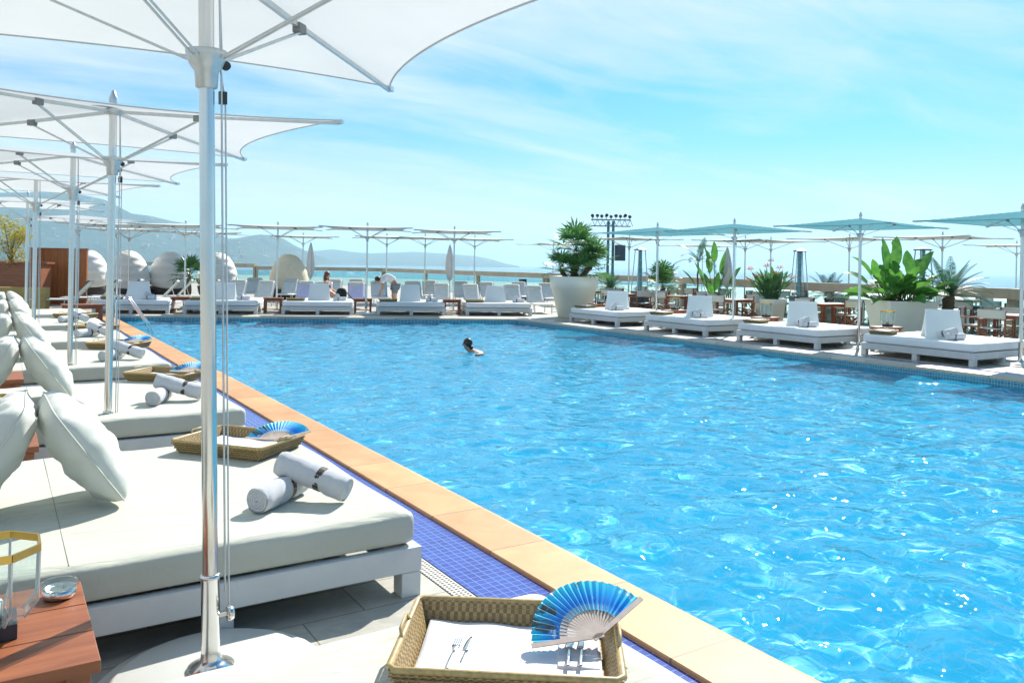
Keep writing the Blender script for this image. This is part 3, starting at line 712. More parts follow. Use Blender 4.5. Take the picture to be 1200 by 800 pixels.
def make_lounger(label, group, towel=None, ang=48, pillow=True):
    """sling lounger: feet towards +X, back raised at -X; origin below its middle"""
    t = thing('sun_lounger', label, 'sun lounger', group=group); W = 0.62; h = 0.33
    fr = MB()
    for s in (-1, 1): fr.beam((-0.25, s * W / 2, h), (1.0, s * W / 2, h), 0.03, 0.04)
    fr.beam((1.0, -W / 2, h), (1.0, W / 2, h), 0.03, 0.04).beam((-0.25, -W / 2, h), (-0.25, W / 2, h), 0.03, 0.03)
    A = R(ang); bx, bz = -0.25 - 0.78 * math.cos(A), h + 0.78 * math.sin(A)
    fr.build('frame', M_steel, t)
    for x in (-0.15, 0.85):
        for s in (-1, 1): MB().beam((x, s * W / 2, h - 0.02), (x + (0.05 if x > 0 else -0.05), s * W / 2, 0), 0.03, 0.03, up=(0, 1, 0)).build('leg', M_steel, t)
    sl = MB().grid(lambda u, v: (-0.25 + 1.24 * v, (u - .5) * (W - 0.03), h + 0.015 - 0.02 * math.sin(math.pi * u) * math.sin(math.pi * v)), 6, 10)
    so = sl.build('seat', towel or M_sling, t); s = so.modifiers.new('s', 'SOLIDIFY'); s.thickness = 0.02; s.offset = 1
    bk = MB().grid(lambda u, v: (-0.25 + (bx + 0.25) * v + 0.02 * math.sin(math.pi * u) * math.sin(A), (u - .5) * (W - 0.03), h + 0.02 + (bz - h) * v - 0.02 * math.sin(math.pi * u) * math.cos(A)), 6, 8)
    bo = bk.build('backrest', towel or M_sling, t); s = bo.modifiers.new('s', 'SOLIDIFY'); s.thickness = 0.02; s.offset = 0
    bf = MB()
    for q in (-1, 1): bf.beam((-0.25, q * W / 2, h), (bx, q * W / 2, bz), 0.03, 0.03, up=(0, 1, 0))
    bf.beam((bx, -W / 2, bz), (bx, W / 2, bz), 0.03, 0.03).beam((-0.25 + (bx + 0.25) * .6, 0, h + (bz - h) * .6), (bx + 0.02, 0, 0.02), 0.02, 0.02, up=(0, 1, 0))
    bf.build('back_frame', M_steel, t)
    if pillow:
        d = Vector((math.cos(A), 0, -math.sin(A)))
        MB().grid(lambda u, v: Vector((bx, 0, bz)) + Vector((math.cos(A), 0, -math.sin(A))) * 0.07 + Vector((math.sin(A), 0, math.cos(A))) * 0.04
                  + Vector((math.cos(A), 0, -math.sin(A))) * (0.09 * math.cos(2 * math.pi * u)) + Vector((math.sin(A), 0, math.cos(A))) * (0.045 * math.sin(2 * math.pi * u)) + Vector((0, (v - .5) * 0.5, 0)), 14, 6, True, None, True).build('head_cushion', M_fabric, t)
    return t

def make_chair(label, group):
    """wooden director's chair with white canvas; faces +X"""
    t = thing('director_chair', label, 'chair', group=group); W = 0.56
    for s in (-1, 1):
        MB().beam((-0.2, s * W / 2, 0.0), (-0.2, s * W / 2, 0.88), 0.03, 0.045, up=(1, 0, 0)).build('back_leg', M_woodv, t)
        MB().beam((0.22, s * W / 2, 0.0), (0.22, s * W / 2, 0.64), 0.03, 0.045, up=(1, 0, 0)).build('front_leg', M_woodv, t)
        MB().box((0.02, s * W / 2, 0.655), (0.50, 0.055, 0.022)).build('armrest', M_wood, t)
        MB().box((0.01, s * W / 2, 0.045), (0.46, 0.03, 0.03)).build('rail', M_wood, t); MB().box((0.01, s * W / 2, 0.44), (0.40, 0.03, 0.03)).build('rail', M_wood, t)
    mb = MB()
    for x in (-0.17, 0.19): mb.beam((x, -W / 2, 0.06), (x, W / 2, 0.42), 0.022, 0.035, up=(1, 0, 0)).beam((x + .024, W / 2, 0.06), (x + .024, -W / 2, 0.42), 0.022, 0.035, up=(1, 0, 0))
    mb.build('cross_legs', M_woodv, t)
    o = MB().grid(lambda u, v: (-0.2 + 0.4 * v, (u - .5) * (W - 0.03), 0.462 - 0.03 * math.sin(math.pi * u)), 8, 4).build('seat', M_fabric, t); s = o.modifiers.new('s', 'SOLIDIFY'); s.thickness = 0.008
    o = MB().grid(lambda u, v: (-0.225 - 0.03 * math.sin(math.pi * u), (u - .5) * (W + 0.03), 0.68 + 0.2 * v), 8, 4).build('backrest', M_fabric, t); s = o.modifiers.new('s', 'SOLIDIFY'); s.thickness = 0.008
    return t
def make_dining_table(label, group, L=1.1, W=0.8):
    t = thing('dining_table', label, 'table', group=group)
    mb = MB()
    for k in range(7): mb.box((-L / 2 + L / 7 * (k + .5), 0, 0.735), (L / 7 - 0.006, W, 0.03))
    mb.build('tabletop', M_wood, t)
    MB().box((0, 0, 0.69), (L - 0.12, W - 0.12, 0.055)).build('apron', M_wood, t)
    for sx in (-1, 1):
        for sy in (-1, 1): MB().box((sx * (L / 2 - 0.08), sy * (W / 2 - 0.08), 0.33), (0.06, 0.06, 0.66)).build('leg', M_woodv, t)
    MB().box((0, 0, 0.754), (0.42, W + 0.01, 0.006)).build('runner', M_napkin, t)
    return t
def make_glass(label, group):
    t = thing('wine_glass', label, 'glass', group=group)
    MB().lathe([(0.0, 0.0), (0.036, 0.0), (0.036, 0.003), (0.004, 0.008), (0.004, 0.085), (0.02, 0.10), (0.04, 0.14), (0.036, 0.20)], 14).build('goblet', M_glass, t)
    return t
def make_heater(label, group):
    t = thing('patio_heater', label, 'patio heater', group=group)
    MB().add([(-.30, -.30, 0), (.30, -.30, 0), (.30, .30, 0), (-.30, .30, 0), (-.23, -.23, .85), (.23, -.23, .85), (.23, .23, .85), (-.23, .23, .85)],
             [(3, 2, 1, 0), (4, 5, 6, 7), (0, 1, 5, 4), (1, 2, 6, 5), (2, 3, 7, 6), (3, 0, 4, 7)], None, False).build('base_housing', M_slate, t, bevel=0.01)
    MB().tube([(0, 0, 0.86), (0, 0, 2.30)], 0.07, 14).build('heat_tube', M_glassdark, t)
    for sx in (-1, 1):
        for sy in (-1, 1): MB().beam((sx * .22, sy * .22, .85), (sx * .13, sy * .13, 2.30), 0.025, 0.025).build('strut', M_steel, t)
    MB().box((0, 0, 2.315), (0.34, 0.34, 0.03)).lathe([(0.24, 2.335), (0.02, 2.40), (0.0, 2.40)], 4, M=Matrix.Rotation(R(45), 4, 'Z'), smooth=False).build('cap', M_slate, t)
    g = MB()
    for k in range(6):
        q = k / 5; s = .215 - .08 * q; z = .95 + 1.25 * q
        for (a_, b_) in (((-s, -s), (s, -s)), ((s, -s), (s, s)), ((s, s), (-s, s)), ((-s, s), (-s, -s))): g.beam((*a_, z), (*b_, z), 0.006, 0.006)
    g.build('guard', M_steel, t)
    return t
M_glassdark = simple('heater_tube', (0.12, 0.30, 0.34), 0.15, 0.3, var=0.1)

# --- plants
def leafmat(name, c1, c2, tr=0.35):
    t = NT(name); v = t.coords(); c = t.ramp(t.noise(v, 7, 3), [(0.3, c1), (0.7, c2)])
    b = t.bsdf(c, 0.42); tl = t.n('BsdfTranslucent'); mx = t.n('MixShader'); mx.inputs[0].default_value = tr
    t.l(c, tl.inputs[0]); t.l(b.outputs[0], mx.inputs[1]); t.l(tl.outputs[0], mx.inputs[2]); t.out(mx.outputs[0]); return t.m
M_palm = leafmat('palm_leaf', (0.06, 0.18, 0.05), (0.13, 0.30, 0.08))
M_cycad = leafmat('cycad_leaf', (0.03, 0.11, 0.06), (0.07, 0.20, 0.10))
M_banana = leafmat('paddle_leaf', (0.05, 0.21, 0.035), (0.15, 0.36, 0.06), 0.45)
M_strel = leafmat('strelitzia_leaf', (0.05, 0.15, 0.05), (0.11, 0.26, 0.08))
M_yellow = leafmat('yellow_leaf', (0.30, 0.28, 0.03), (0.50, 0.42, 0.05), 0.5)
M_flower = simple('orange_flower', (0.85, 0.22, 0.02), 0.5, var=0.2)
M_stem = simple('plant_stem', (0.16, 0.14, 0.06), 0.8, var=0.3, scale=30)
M_trunk = simple('fibrous_trunk', (0.13, 0.09, 0.055), 0.95, var=0.45, scale=30, bump=0.8, bscale=60)
def rv(rng, a): return rng.uniform(-a, a)
def fan_crown(mb, stems, c, rng, n=26, Rp=0.38, Rl=0.36, up=0.15, m=10):
    """crown of fan leaves: petiole then a half-disc of blades"""
    c = Vector(c)
    for k in range(n):
        az = k * 2.39996 + rv(rng, .3); el = R(-35 + 115 * ((k + .5) / n) ** 0.8) + rv(rng, .12)
        d = Vector((math.cos(az) * math.cos(el), math.sin(az) * math.cos(el), math.sin(el) + up)).normalized()
        L = Rp * rng.uniform(.8, 1.1); hub = c + d * L
        stems.tube([c, c + d * L * .5 + Vector((0, 0, .02)), hub], [0.012, 0.008, 0.006], 4, caps=False)
        side = d.cross(Vector((0, 0, 1))); side = side.normalized() if side.length > .1 else Vector((1, 0, 0)); nn = side.cross(d).normalized()
        for j in range(m):
            a = (j / (m - 1) - .5) * R(190); dd = (d * math.cos(a) + side * math.sin(a)).normalized()
            ln = Rl * (0.75 + 0.25 * math.cos(a)) * rng.uniform(.9, 1.08); w = 0.020 * Rl / .36 * 1.2
            wv_ = dd.cross(nn).normalized() * w
            p0 = hub; p1 = hub + dd * ln * .55 + nn * .012; p2 = hub + dd * ln - Vector((0, 0, .25 * ln * rng.uniform(.2, .8)))
            mb.add([p0 - wv_ * .3, p0 + wv_ * .3, p1 + wv_, p1 - wv_, p2], [(0, 1, 2, 3), (3, 2, 4)], None, False)
def pinnate_crown(mb, stems, c, rng, n=26, L=0.9, el0=12, el1=75, leaf=0.16, droop=0.9):
    c = Vector(c)
    for k in range(n):
        az = k * 2.39996 + rv(rng, .25); el = R(el0 + (el1 - el0) * (k / n)) ; Lk = L * rng.uniform(.85, 1.1)
        d = Vector((math.cos(az) * math.cos(el), math.sin(az) * math.cos(el), math.sin(el))); pts = []
        m = 9; p = c.copy()
        for j in range(m + 1):
            pts.append(p.copy()); p = p + d * (Lk / m); d = (d - Vector((0, 0, droop * .11 * (0.3 + math.cos(el))))).normalized()
        stems.tube(pts, 0.006, 4, caps=False)
        for j in range(2, m * 3):
            q = j / (m * 3); i = min(m - 1, int(q * m)); f = q * m - i; b = pts[i].lerp(pts[i + 1], f); t_d = (pts[i + 1] - pts[i]).normalized()
            side = t_d.cross(Vector((0, 0, 1))); side = side.normalized() if side.length > .05 else Vector((1, 0, 0)); upv = side.cross(t_d)
            ll = leaf * math.sin(math.pi * min(1, q * .93 + .06)) ** .6
            for s in (-1, 1):
                e = b + side * s * ll + t_d * ll * .5 + upv * ll * .35 - Vector((0, 0, ll * .15)); w = t_d * 0.010 * L / .9
                mid = b.lerp(e, .5)
                mb.add([b - w * .6, b + w * .6, mid + w, mid - w, e], [(0, 1, 2, 3), (3, 2, 4)], None, False)
def paddle(mb, stems, base, d, Ls, Lb, wdt, rng, bend=0.5, tear=True):
    p = Vector(base); d = Vector(d).normalized(); pts = []; m = 6
    for j in range(m + 1): pts.append(p.copy()); p = p + d * (Ls / m); d = (d - Vector((0, 0, bend * .03))).normalized()
    stems.tube(pts, [0.018 - 0.0015 * j for j in range(m + 1)], 5, caps=False)
    p = pts[-1]; side = d.cross(Vector((0, 0, 1))).normalized(); side = (side * math.cos(0.4) + Vector((0, 0, 1)) * rv(rng, .5)).normalized()
    n = 10; rows = []
    tw = rv(rng, .5)
    for j in range(n + 1):
        q = j / n; w = wdt * (math.sin(math.pi * min(1, q ** .75)) ** .7 if 0 < q < 1 else 0.02)
        upv = side.cross(d).normalized()
        s1 = side + upv * 0.35; s2 = -side + upv * 0.35
        wj = w * (1 - (0.35 if tear and rng.random() < .3 else 0))
        rows.append((p + s1 * w, p.copy(), p + s2 * wj)); p = p + d * (Lb / n); d = (d - Vector((0, 0, bend * .16 * q + .02))).normalized()
    vs = [x for r in rows for x in r]; fs = []
    for j in range(n): fs += [(3 * j, 3 * j + 1, 3 * j + 4, 3 * j + 3), (3 * j + 1, 3 * j + 2, 3 * j + 5, 3 * j + 4)]
    mb.add(vs, fs, None, True)
def make_pot(label, cat, rt, rb, h, mat, sq=False, lip=0.3, name='planter', group=None):
    t = thing(name, label, cat, group=group)
    n = 4 if sq else 48; k = math.sqrt(2) if sq else 1; ro = Matrix.Rotation(R(45), 4, 'Z') if sq else None
    if sq: prof = [(0, 0), (rb * k, 0), (rt * k, h), ((rt - .05) * k, h), ((rt - .06) * k, h - .06), (0, h - .06)]
    else: prof = [(0, 0), (rb, 0), (rb + .02, .02), (rb + (rt - rb) * .78, h * (1 - lip)), (rb + (rt - rb) * .80 + .018, h * (1 - lip) + .01), (rt, h - .02), (rt - .01, h), (rt - .06, h), (rt - .08, h - .08), (0, h - .08)]
    MB().lathe(prof, n, M=ro, smooth=not sq).build('pot', mat, t, bevel=0.01 if sq else 0)
    MB().lathe([(0, 0), ((rt - .09) * k, 0)], n, M=(Matrix.Translation((0, 0, h - .05)) @ ro) if sq else Matrix.Translation((0, 0, h - .07))).build('soil', M_soil, t)
    return t
def plant_thing(name, label, cat, loc, crown, stems, lmat, smat=None, group=None, sname='stems'):
    t = thing(name, label, cat, loc, group=group)
    crown.build('leaves', lmat, t); stems.build(sname, smat or M_stem, t); return t

# --- people
def skin_mesh(joints, edges, name, mat, parent=None, sub=2, smooth=True):
    """joints: list of (co, (rx, ry)); the body grows over them with the Skin modifier, then is baked"""
    me = bpy.data.meshes.new(name); me.from_pydata([j[0] for j in joints], edges, []); me.update()
    o = bpy.data.objects.new(name, me); COL.objects.link(o)
    m = o.modifiers.new('skin', 'SKIN'); m.use_smooth_shade = True
    for i, j in enumerate(joints):
        r = j[1] if isinstance(j[1], tuple) else (j[1], j[1]); me.skin_vertices[0].data[i].radius = r
    me.skin_vertices[0].data[0].use_root = True
    s = o.modifiers.new('sub', 'SUBSURF'); s.levels = sub; s.render_levels = sub
    dg = bpy.context.evaluated_depsgraph_get(); ev = o.evaluated_get(dg); nm = bpy.data.meshes.new_from_object(ev)
    o.modifiers.clear(); o.data = nm; nm.materials.clear(); nm.materials.append(mat)
    for p in nm.polygons: p.use_smooth = True
    if parent is not None: o.parent = parent
    return o
def ellip(c, r, name, mat, parent=None, n=16):
    mb = MB(); c = Vector(c)
    mb.grid(lambda u, v: c + Vector((r[0] * math.cos(2 * math.pi * u) * math.sin(math.pi * v), r[1] * math.sin(2 * math.pi * u) * math.sin(math.pi * v), -r[2] * math.cos(math.pi * v))), n, n // 2 + 2, True, None, True)
    return mb.build(name, mat, parent)
M_skin = simple('skin', (0.55, 0.33, 0.23), 0.5, var=0.08, Subsurface_Weight=0.0)
M_skin2 = simple('tanned_skin', (0.40, 0.22, 0.14), 0.5, var=0.08)
M_hair = simple('dark_hair', (0.018, 0.014, 0.012), 0.5, var=0.3, scale=40)
M_hair2 = simple('auburn_hair', (0.12, 0.035, 0.02), 0.5, var=0.3, scale=40)
# ================================================================== the place
ORD = ['nearest', 'second', 'third', 'fourth', 'fifth', 'sixth', 'seventh', 'eighth']
G_LB = 'daybeds along the left pool edge'; G_RB = 'daybeds along the right pool edge'; G_FB = 'daybeds along the far pool edge'
# --- left row
LY = [1.56, 4.87, 8.22, 11.75, 15.15, 18.55, 21.95]
lab_b = ['white daybed at the very bottom holding the nearest wicker tray', 'white daybed whose near corner leg stands on the deck beside the nearest parasol pole',
         'white daybed behind the first one with towels, second full bed from the camera', 'white daybed third in the left row going away from the camera',
         'white daybed fourth in the left row, partly behind the parasol poles', 'white daybed fifth in the left row, near the far end', 'white daybed last in the left row before the ochre wall']
LX = 1.87
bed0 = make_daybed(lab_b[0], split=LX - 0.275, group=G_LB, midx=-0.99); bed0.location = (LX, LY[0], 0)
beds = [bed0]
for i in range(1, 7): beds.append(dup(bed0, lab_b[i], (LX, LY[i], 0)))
# pillows: pairs leaning together like a tent
pil = make_pillow('plump white pillow leaning left to right on the nearest pillow pair', 'white pillows on the left daybeds')
first = True
bn = ['the daybed beside the nearest parasol', 'the second full left daybed', 'the third left daybed', 'the fourth left daybed', 'the fifth left daybed']
for i in range(1, 6):
    for side in (0, 1):
        lab = ('pool side white pillow of the pair on ' if side else 'outer white pillow of the pair on ') + bn[i - 1]
        o = pil if first else copy_tree(pil); first = False; o['label'] = lab
        yy = LY[i] + (-0.1 if i == 1 else 0.1) + (0.03 * ((i * 7) % 3 - 1))
        if side: M = Matrix.Translation((0.40, yy, 0.42 + 0.30)) @ Matrix.Rotation(R(56), 4, 'Y') @ Matrix.Rotation(R(3 + 3 * i), 4, 'Z')
        else: M = Matrix.Translation((-0.01, yy + 0.03, 0.42 + 0.305)) @ Matrix.Rotation(R(-60), 4, 'Y') @ Matrix.Rotation(R(-4), 4, 'Z')
        o.matrix_basis = M
# rolled towels: one lying, one leaning over it
tw = make_towel('x', 'rolled white towels with dark studded bands'); tws = 0
def place_towels(cx_, cyy, z, rz, where, src=tw, flat=False):
    global tws
    jt = random.Random(tws * 7 + 1); rz += R(jt.uniform(-14, 14)); cx_ += jt.uniform(-.03, .03)
    for k in (0, 1):
        o = src if tws == 0 else copy_tree(src); tws += 1
        if k == 0:
            M = Matrix.Translation((cx_ - 0.02, cyy, z + 0.068)) @ Matrix.Rotation(rz + R(52), 4, 'Z') @ Matrix.Rotation(R(20), 4, 'X')
            o['label'] = 'rolled white towel lying underneath on ' + where
        else:
            M = Matrix.Translation((cx_ + 0.155 * math.cos(rz), cyy + 0.155 * math.sin(rz), z + 0.128)) @ Matrix.Rotation(rz - R(38), 4, 'Z') @ Matrix.Rotation(R(15), 4, 'Y') @ Matrix.Rotation(R(80), 4, 'X')
            o['label'] = 'rolled white towel propped on top of another on ' + where
        o.matrix_basis = M
tpos = {1: (1.285, 4.27), 2: (1.30, 7.78), 3: (1.28, 11.3), 4: (1.27, 14.75), 5: (1.25, 18.2)}
for i, (x, y) in tpos.items(): place_towels(x, y, 0.42, 0, bn[i - 1])
# trays with napkins, fans and cutlery
tray = make_tray('wicker tray with place setting on the bed at the bottom edge', 'wicker trays on the left daybeds', 0.69, 0.52)
nap = make_placemat('white linen napkin in the tray at the bottom edge', 'linen napkins in the wicker trays')
fan = make_fan('open blue folding fan propped in the tray at the bottom edge', 'blue folding fans')
trs = {0: (1.42, 2.20, -36), 1: (1.41, 5.60, -51), 2: (1.56, 9.25, -42), 3: (1.50, 12.75, -38), 4: (1.48, 16.1, -40), 5: (1.45, 19.5, -42)}
for i, (x, y, a) in trs.items():
    o = tray if i == 0 else dup(tray, 'wicker tray on ' + bn[i - 1], (0, 0, 0)); o.location = (x, y, 0.422); o.rotation_euler = (0, 0, R(a))
    p = nap if i == 0 else dup(nap, 'white linen napkin in the wicker tray on ' + bn[i - 1], (0, 0, 0)); p.location = (x, y, 0.43); p.rotation_euler = (0, 0, R(a)); p.scale = (1.12, 1.25, 1.2)
    if i < 4:
        f = fan if i == 0 else dup(fan, 'open blue folding fan in the tray on ' + bn[i - 1], (0, 0, 0))
        # leans back against the tray's pool-side end, facing the camera side
        fx = (1.66, 2.05) if i == 0 else (x + .18, y - .25)
        f.matrix_basis = Matrix.Translation((fx[0], fx[1], 0.505 if i == 0 else .515)) @ Matrix.Rotation(R(-26 if i == 0 else -35), 4, 'Z') @ Matrix.Rotation(R(30 if i == 0 else 24), 4, 'X') @ Matrix.Rotation(R(0 if i == 0 else -10), 4, 'Z')
fold = cloth_sheet(0.13, 0.20, 0, 0.003, 4).build('napkin', M_napkin); s = fold.modifiers.new('s', 'SOLIDIFY'); s.thickness = 0.014; s.offset = 1
tag(fold, 'folded napkin under the fork and knife near the blue fan', 'napkin'); fold.location = (1.60, 2.075, 0.442); fold.rotation_euler = (0, 0, R(54 - 90))
fk = make_cutlery('fork', 'steel fork at the left side of the nearest tray', 'cutlery on the nearest tray'); fk.matrix_basis = Matrix.Translation((1.26, 2.29, 0.448)) @ Matrix.Rotation(R(50), 4, 'Z')
kn = make_cutlery('knife', 'steel knife beside the left fork in the nearest tray', 'cutlery on the nearest tray'); kn.matrix_basis = Matrix.Translation((1.295, 2.27, 0.448)) @ Matrix.Rotation(R(50), 4, 'Z')
f2 = dup(fk, 'steel fork on the folded napkin under the fan', (1.575, 2.09, 0.464), R(50)); k2 = dup(kn, 'steel knife on the folded napkin under the fan', (1.61, 2.07, 0.464), R(50))
# parasols of the left row
GU = 'white parasols along the left daybeds'
um = make_umbrella('large white parasol nearest the camera on a polished steel pole', GU, 1.42)
um.location = (0.755, 3.385, 0); um.rotation_euler = (0, R(-1.35), 0)
ul = [(0.80, 7.42), (0.76, 10.95), (0.50, 14.3), (0.55, 19.8), (2.0, 26.9)]
names = ['white parasol second from the camera in the left row', 'white parasol third in the left row', 'white parasol fourth in the left row, thin pole left of the third', 'white parasol fifth in the left row, its pole leftmost of all', 'white parasol at the far left corner of the pool']
for i, (x, y) in enumerate(ul): dup(um, names[i], (x, y, 0)).rotation_euler = (0, 0, R([0, 0, 4, -5, 12][i]))
# side tables, lanterns
st = make_side_table('red-brown wooden side table at the bottom left corner', 'wooden side tables'); st.location = (-0.015, 3.17, 0); st.scale = (1, 1.08, 1)
stl = ['wooden side table behind the first pillows beside the second parasol', 'wooden side table beside the third parasol', 'wooden side table beside the fourth parasol']
for i, y in enumerate((6.55, 10.0, 13.45)): dup(st, stl[i], (-0.05, y, 0))
lan = make_lantern('octagonal glass lantern with a gold rim on the near side table', 'glass lanterns with gold rims'); lan.location = (0.0, 3.17, 0.45); lan.scale = (1, 1, 0.84)
dup(lan, 'gold rimmed glass lantern behind the first pillows at the left edge', (-0.0, 6.5, 0.45))
t = thing('ashtray', 'round glass ashtray with metal bowl beside the lantern', 'ashtray', (0.215, 3.40, 0.451))
MB().lathe([(0, 0), (0.05, 0), (0.055, 0.012), (0.057, 0.035), (0.050, 0.036), (0.046, 0.014), (0, 0.010)], 28).build('bowl', M_chrome, t)
MB().lathe([(0.040, 0.037), (0.058, 0.036), (0.063, 0.045), (0.060, 0.056), (0.045, 0.058), (0.036, 0.050), (0.034, 0.040)], 28).build('glass_ring', M_glass, t)
# low wooden step-table seen past the poles at the end of the row
dup(st, 'low wooden table at the end of the left row beyond the last towels', (1.95, 24.1, 0), R(0), scale=(1.6, 0.8, 1.05))

# --- ladder
lt = thing('pool_ladder', 'curved steel handrail of the pool ladder at the far left corner', 'ladder', (2.95, 21.5, 0))
for s in (0, 0.55):
    MB().tube([(-0.5, s, 0), (-0.5, s, 0.60), (-0.46, s, 0.74), (-0.34, s, 0.80), (-0.2, s, 0.74), (0.25, s, 0.10), (0.33, s, -0.10), (0.34, s, -1.0)], 0.022, 10).build('handrail', M_chrome, lt)
for z in (-0.35, -0.6, -0.85): MB().box((0.34, 0.275, z), (0.08, 0.55, 0.025)).build('step', M_chrome, lt)

# --- right row
RXf = 14.92; RY = [8.98, 12.28, 15.55, 18.95]
rlab = ['white daybed nearest the camera on the right side, at the right edge', 'second white daybed along the right pool edge', 'third white daybed along the right pool edge', 'fourth white daybed on the right beside the giant round planter']
rb = make_daybed(rlab[0], L=2.15, W=2.28, backrest=(-0.95, 0.0, R(42)), group=G_RB, cloth=M_lifted); rb.location = (RXf, RY[0], 0); rb.rotation_euler = (0, 0, math.pi)
for i in range(1, 4): dup(rb, rlab[i], (RXf, RY[i], 0), math.pi)
rn = ['the nearest right daybed', 'the second right daybed', 'the third right daybed', 'the fourth right daybed']
table2 = make_side_table('x', 'wooden side tables', 0.62, 0.42, 0.5)
rtab = ['dark wooden side table holding a lantern behind the nearest right tray', 'dark wooden side table behind the second right tray', 'dark wooden side table between the third and fourth right daybeds', 'wooden side table in front of the giant round planter']
utab = []
for i in range(4):
    y = RY[i]
    place_towels(RXf + 0.50, y - 0.52, 0.42, R(120), rn[i])
    o = dup(tray, 'wicker tray on ' + rn[i], (RXf + 0.45, y + 0.93, 0.422), R(20), group='wicker trays on the right daybeds', scale=0.85)
    p = dup(nap, 'white linen napkin in the wicker tray on ' + rn[i], (RXf + 0.45, y + 0.93, 0.445), R(20), scale=(0.9, 1, 3))
    o = table2 if i == 0 else copy_tree(table2); o['label'] = rtab[i]; o.location = (RXf + 1.5, y + 1.55, 0)
    if i != 2 or True:
        l = dup(lan, 'glass lantern on the side table behind ' + rn[i], (RXf + 1.5, y + 1.52, 0.5), scale=1.0)
GR = 'teal shaded parasols along the right daybeds'
ur = make_umbrella('teal shaded parasol cut by the right edge of the photo', GR, 1.32, 2.67, 2.86, M_tcanopy, detail=True, pole_r=0.030)
ur.location = (16.15, 7.65, 0)
for l_, x, y, a in (('teal shaded parasol second from the right in the front row', 16.2, 11.05, 8), ('teal shaded parasol third from the right in the front row', 16.15, 14.65, -6), ('teal shaded parasol next to the lighting tower', 16.2, 17.6, 4)):
    dup(ur, l_, (x, y, 0), R(a))

# --- far row
fe = Vector((0.925, -0.379, 0)).normalized(); fn_ = Vector((0.379, 0.925, 0)).normalized()
FRZ = math.atan2(-fn_.y, -fn_.x)
def on_line(px, off):
    o = P_fl + fn_ * off; d = _r * (px - 600) + _f * FPX; d.z = 0
    # o + s fe = k d
    den = fe.x * (-d.y) - fe.y * (-d.x); s = (-o.x * (-d.y) + o.y * (-d.x)) / den
    return o + fe * s
flab = ['white daybed behind the pool ladder at the far left corner', 'white daybed second from the left on the far pool edge, behind the near pole', 'white daybed third from left on the far edge, black bag on it', 'white daybed on the far edge in front of the bending man', 'white daybed rightmost on the far pool edge']
fpx = [154, 259, 373, 483, 586]
fb = make_daybed('x', L=2.1, W=2.24, backrest=(-0.9, 0.0, 0), group=G_FB, cloth=M_lifted)
fnm = ['the far left corner daybed', 'the second far daybed from left', 'the far daybed with the black bag', 'the far daybed before the bending man', 'the rightmost far daybed']
for i, x in enumerate(fpx):
    p = on_line(x, 1.22); o = fb if i == 0 else copy_tree(fb); o.location = p; o.rotation_euler = (0, 0, FRZ); o['label'] = flab[i]
    q = on_line(x + (26 if i else 17), 1.22) + fn_ * 0.55
    place_towels(q.x, q.y, 0.42, R(100), fnm[i])
    q = on_line(x - 27, 1.22) + fn_ * 0.45
    dup(tray, 'wicker tray on ' + fnm[i], (q.x, q.y, 0.422), R(-20), group='wicker trays on the far daybeds', scale=0.85)
ftl = ['wooden side table left of the second far daybed', 'wooden side table with a glass beside the far pole at centre left', 'wooden side table between two far daybeds under a parasol', 'wooden side table beside the closed parasol on the far side']
for i, x in enumerate((207, 318, 426, 533)):
    q = on_line(x, 1.22) + fn_ * 0.75
    o = dup(table2, ftl[i], (q.x, q.y, 0), FRZ + math.pi / 2)
bag = MB().grid(lambda u, v: Vector((0.19 * math.cos(2 * math.pi * u) * (math.sin(math.pi * v) ** .6) * (1 + .15 * math.sin(4 * u * 6.28)), 0.14 * math.sin(2 * math.pi * u) * (math.sin(math.pi * v) ** .6), 0.21 * (1 - math.cos(math.pi * v)))), 20, 12, True, None, True)
q = on_line(400, 1.22) + fn_ * 0.8
bt = thing('bag', 'black bag slumped on the right end of a far daybed', 'bag', (q.x, q.y, 0.42)); bag.build('body', M_black, bt); MB().tube([(.12, -.08, .3), (.2, -.14, .2), (.3, -.2, .06), (.36, -.22, 0.01)], 0.015, 6).build('strap', M_black, bt)

GF = 'pale parasols over the far terrace'
uf = make_umbrella('x', GF, 1.42, 2.80, 2.88, simple('pale_awning', (0.46, 0.50, 0.48), 0.85, var=0.05), detail=False)
fu = [(217, 27.2, 'thin parasol just left of the near pole over the white pods'), (325, 27.0, 'pale parasol at centre left in front of the beige pod'), (355, 36.8, 'pale parasol behind the beige pod, right of its twin'), (430, 26.6, 'pale parasol on the far side standing left of the bending man'),
      (453, 35.6, 'pale parasol in the back row just left of the bending man'), (498, 35.8, 'pale parasol in the back row at the middle of the far side'), (532, 28.2, 'pale parasol beside the closed white parasol'), (556, 36.4, 'pale parasol rightmost of the far left group')]
for i, (x, d, l_) in enumerate(fu):
    p = along(x, d); o = uf if i == 0 else copy_tree(uf); o.location = (p.x, p.y, 0); o['label'] = l_; o.rotation_euler = (0, 0, R(-24 + 5 * (i % 3)))
GB = 'slim parasols of the dining terrace'
fu2 = [(648, 43, 'slim parasol behind the palm in the giant planter'), (737, 32.6, 'slim parasol just right of the lighting tower'), (823, 41, 'slim parasol in the back row left of the paddle leaf plant'), (873, 32.3, 'slim parasol behind the third teal parasol'), (903, 32.7, 'slim parasol above the bird of paradise plant'),
       (995, 28.9, 'slim parasol just left of the large paddle leaf plant'), (1104, 26.3, 'slim parasol above the cycad on the right'), (1191, 32.6, 'slim parasol hidden behind the right edge parasol pole')]
ubk = make_umbrella('x', GB, 1.5, 2.82, 2.88, simple('white_awning', (0.62, 0.66, 0.66), 0.85, var=0.05), detail=False)
